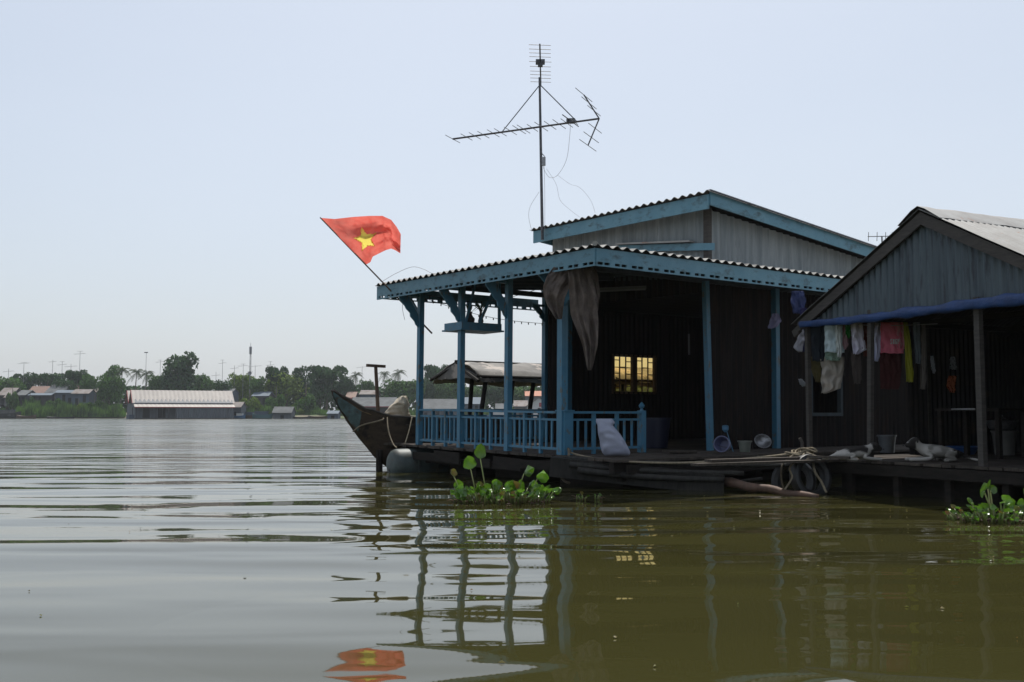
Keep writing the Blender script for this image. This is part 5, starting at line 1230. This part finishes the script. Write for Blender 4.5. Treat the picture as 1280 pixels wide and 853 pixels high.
far_boat(-42,28,523,214,1.0,'dark','long dark barge at the left end of the far bank', (.1,.5,1.75,'grey'), 3)
far_boat(22,47,523,212,.55,'brown','low brown boat at the right end of the dark barge')
far_boat(60,95,523,214,.32,'dark','flat dark boat lying along the reeds')
far_boat(290,308,523,205,.6,'blue','small blue boat at the right end of the long shed', (.1,.4,1.1,'white'))
far_boat(304,322,523,210,.7,'brown','brown boat between the blue boats', (0,.5,1.3,'blue'))
far_boat(316,342,523,207,.8,'teal','teal boat with a low cabin left of the small hut', (-.05,.6,1.45,'blue'))
far_boat(366,388,523,208,.35,'dark','low dark boat right of the small hut')
far_boat(386,412,523,210,.45,'brown','low brown boat before the dark rain tree')
far_boat(600,640,522,212,.7,'blue','blue boat glimpsed between the middle veranda posts', (.1,.4,1.5,'white'))

# ------------------------------------------------------------------ masts on the far bank
M['mast'] = mat('grey_mast', (.22,.22,.23), .6)
MS = [(9,461,'faint low aerial mast over the leftmost tree'),(28,453,'aerial mast with a wide cross bar over the pale roofs'),(64,450,'aerial mast over the flat-topped dark tree'),(76,452,'aerial mast with a doubled head right of that over the flat-topped tree'),(87,455,'short aerial mast between two taller ones'),(98,439,'tallest of the left-hand aerial masts, with crossed bars'),
      (181,441,'single thin mast with a small lamp head over the long shed'),(199,450,'faint cross-shaped aerial left of the tallest tree'),(269,465,'low aerial mast right of the tallest tree'),(277,450,'aerial mast with a long cross bar right of the tallest tree'),(292,457,'faint aerial with a wide bar left of the telecom tower'),
      (303,455,'faint aerial mast next to the telecom tower on its left'),(318,457,'faint aerial mast next to the telecom tower on its right'),(337,452,'thin aerial mast over the yellow-green tree'),(452,458,'thin aerial mast left of the mooring post')]
random.seed(12)
for i, (px, yt, lb) in enumerate(MS):
    D = 258; base = P(px, 505, D); base.z = 1.2; top = P(px, yt, D).z-1.2; t = thing('aerial_mast', lb, 'mast', base, group='aerial masts on the far bank')
    b = MB(); b.tube([(0,0,-.2), (.05,0,top)], [.07,.045], 5); b.build('pole', M['mast'], t); b = MB()
    if i != 6:
        w = random.uniform(1.0, 1.9); z = top-random.uniform(.2, 1.0); b.tube([(-w, .2, z-.1), (w, -.2, z+.15)], .03, 4)
        for k in range(7): x = -w+2*w*k/6; b.tube([(x, -.3, z), (x, .3, z+.05)], .02, 4)
        if i % 2: b.tube([(-w*.5,0,top-.05), (w*.5,0,top-.05)], .03, 4)
    else: b.b2((-.45,-.1,top-.1), (.45,.1,top+.15))
    b.build('aerial', M['mast'], t)
base = P(312, 505, 256); base.z = 1.2; H_ = P(312, 431, 256).z-1.2
t = thing('telecom_tower', 'slender lattice telecom tower with a small dish halfway up', 'tower', base)
b = MB(); L3 = [Vector((.26*math.cos(a), .26*math.sin(a), 0)) for a in (0, 2.09, 4.19)]
for p in L3: b.tube([p+Vector((0,0,-.2)), p*.6+Vector((0,0,H_*.92))], .05, 4)
for k in range(26):
    z = k*H_*.035; b.tube([L3[k % 3]*(1-.4*k/26)+Vector((0,0,z)), L3[(k+1) % 3]*(1-.4*k/26)+Vector((0,0,z+H_*.035))], .03, 4)
b.build('lattice', M['mast'], t)
b = MB(); b.tube([(0,0,H_*.9), (0,0,H_+.5)], .05, 5); b.build('spike', M['mast'], t)
b = MB(); b.b2((-.28,-.2,H_*.86), (.28,.2,H_*.97)); b.build('antenna_panel', M['mast'], t)
b = MB(); b.lathe([(.1,0),(.5,.15),(.48,.2),(.1,.05)], (.0,-.2,H_*.58), 12, Matrix.Rotation(R(90), 3, 'X')); b.box((0,0,H_*.60), (1.3,.2,.08)); b.build('dish', M['mast'], t)
# small aerial behind the tin house ridge
b = MB(); c = P(1096, 296, 20); b.tube([(-.18,0,0), (.32,0,.01)], .008, 4)
for x in (-.17, .0, .17, .3): b.tube([(x,0,-.09), (x+.01,0,.09)], .006, 4)
b.tube([(.1,0,0), (.1,0,-1.4)], .015, 5)
o = b.build('small_aerial', M['metal']); o.location = c; tag(o, 'small comb aerial showing past the gable slope of the tin house', 'antenna')
# thin drooping wire over the veranda roof end
rope([P(478,352,17.6), P(495,342,17.6), P(515,334,17.5), P(530,337,17.4), P(545,345,17.0)], .004, 'thin wire arching above the veranda roof end', 'wire', cat='wire').name = 'wire'
rope([P(505,372,17.9), P(503,385,17.9), P(506,400,17.9)], .004, 'loose thread of twine hanging at the veranda end', 'wire', cat='twine').name = 'twine'
# floating weed scraps on open water
random.seed(31); b = MB()
for i in range(70):
    px = random.choice([random.uniform(560, 1280), random.uniform(20, 1280)]); py = random.uniform(606, 700) if i % 3 else random.uniform(540, 840); c = on_z(px, py, .004); s = random.uniform(.004, .016); a = random.uniform(0, 6.28)
    u = Vector((math.cos(a), math.sin(a), 0))*s; v = Vector((-math.sin(a), math.cos(a), random.uniform(-.2,.2)))*s*random.uniform(.3,.8); b.add([c-u, c-v, c+u, c+v+Vector((0,0,.006)), c+Vector((0,0,.007))], [(0,1,4), (1,2,4), (2,3,4), (3,0,4)])
tag(b.build('floating_scraps', M['hy_old'], fix=False), 'tiny scraps of leaf and weed adrift on the river', kind='stuff')
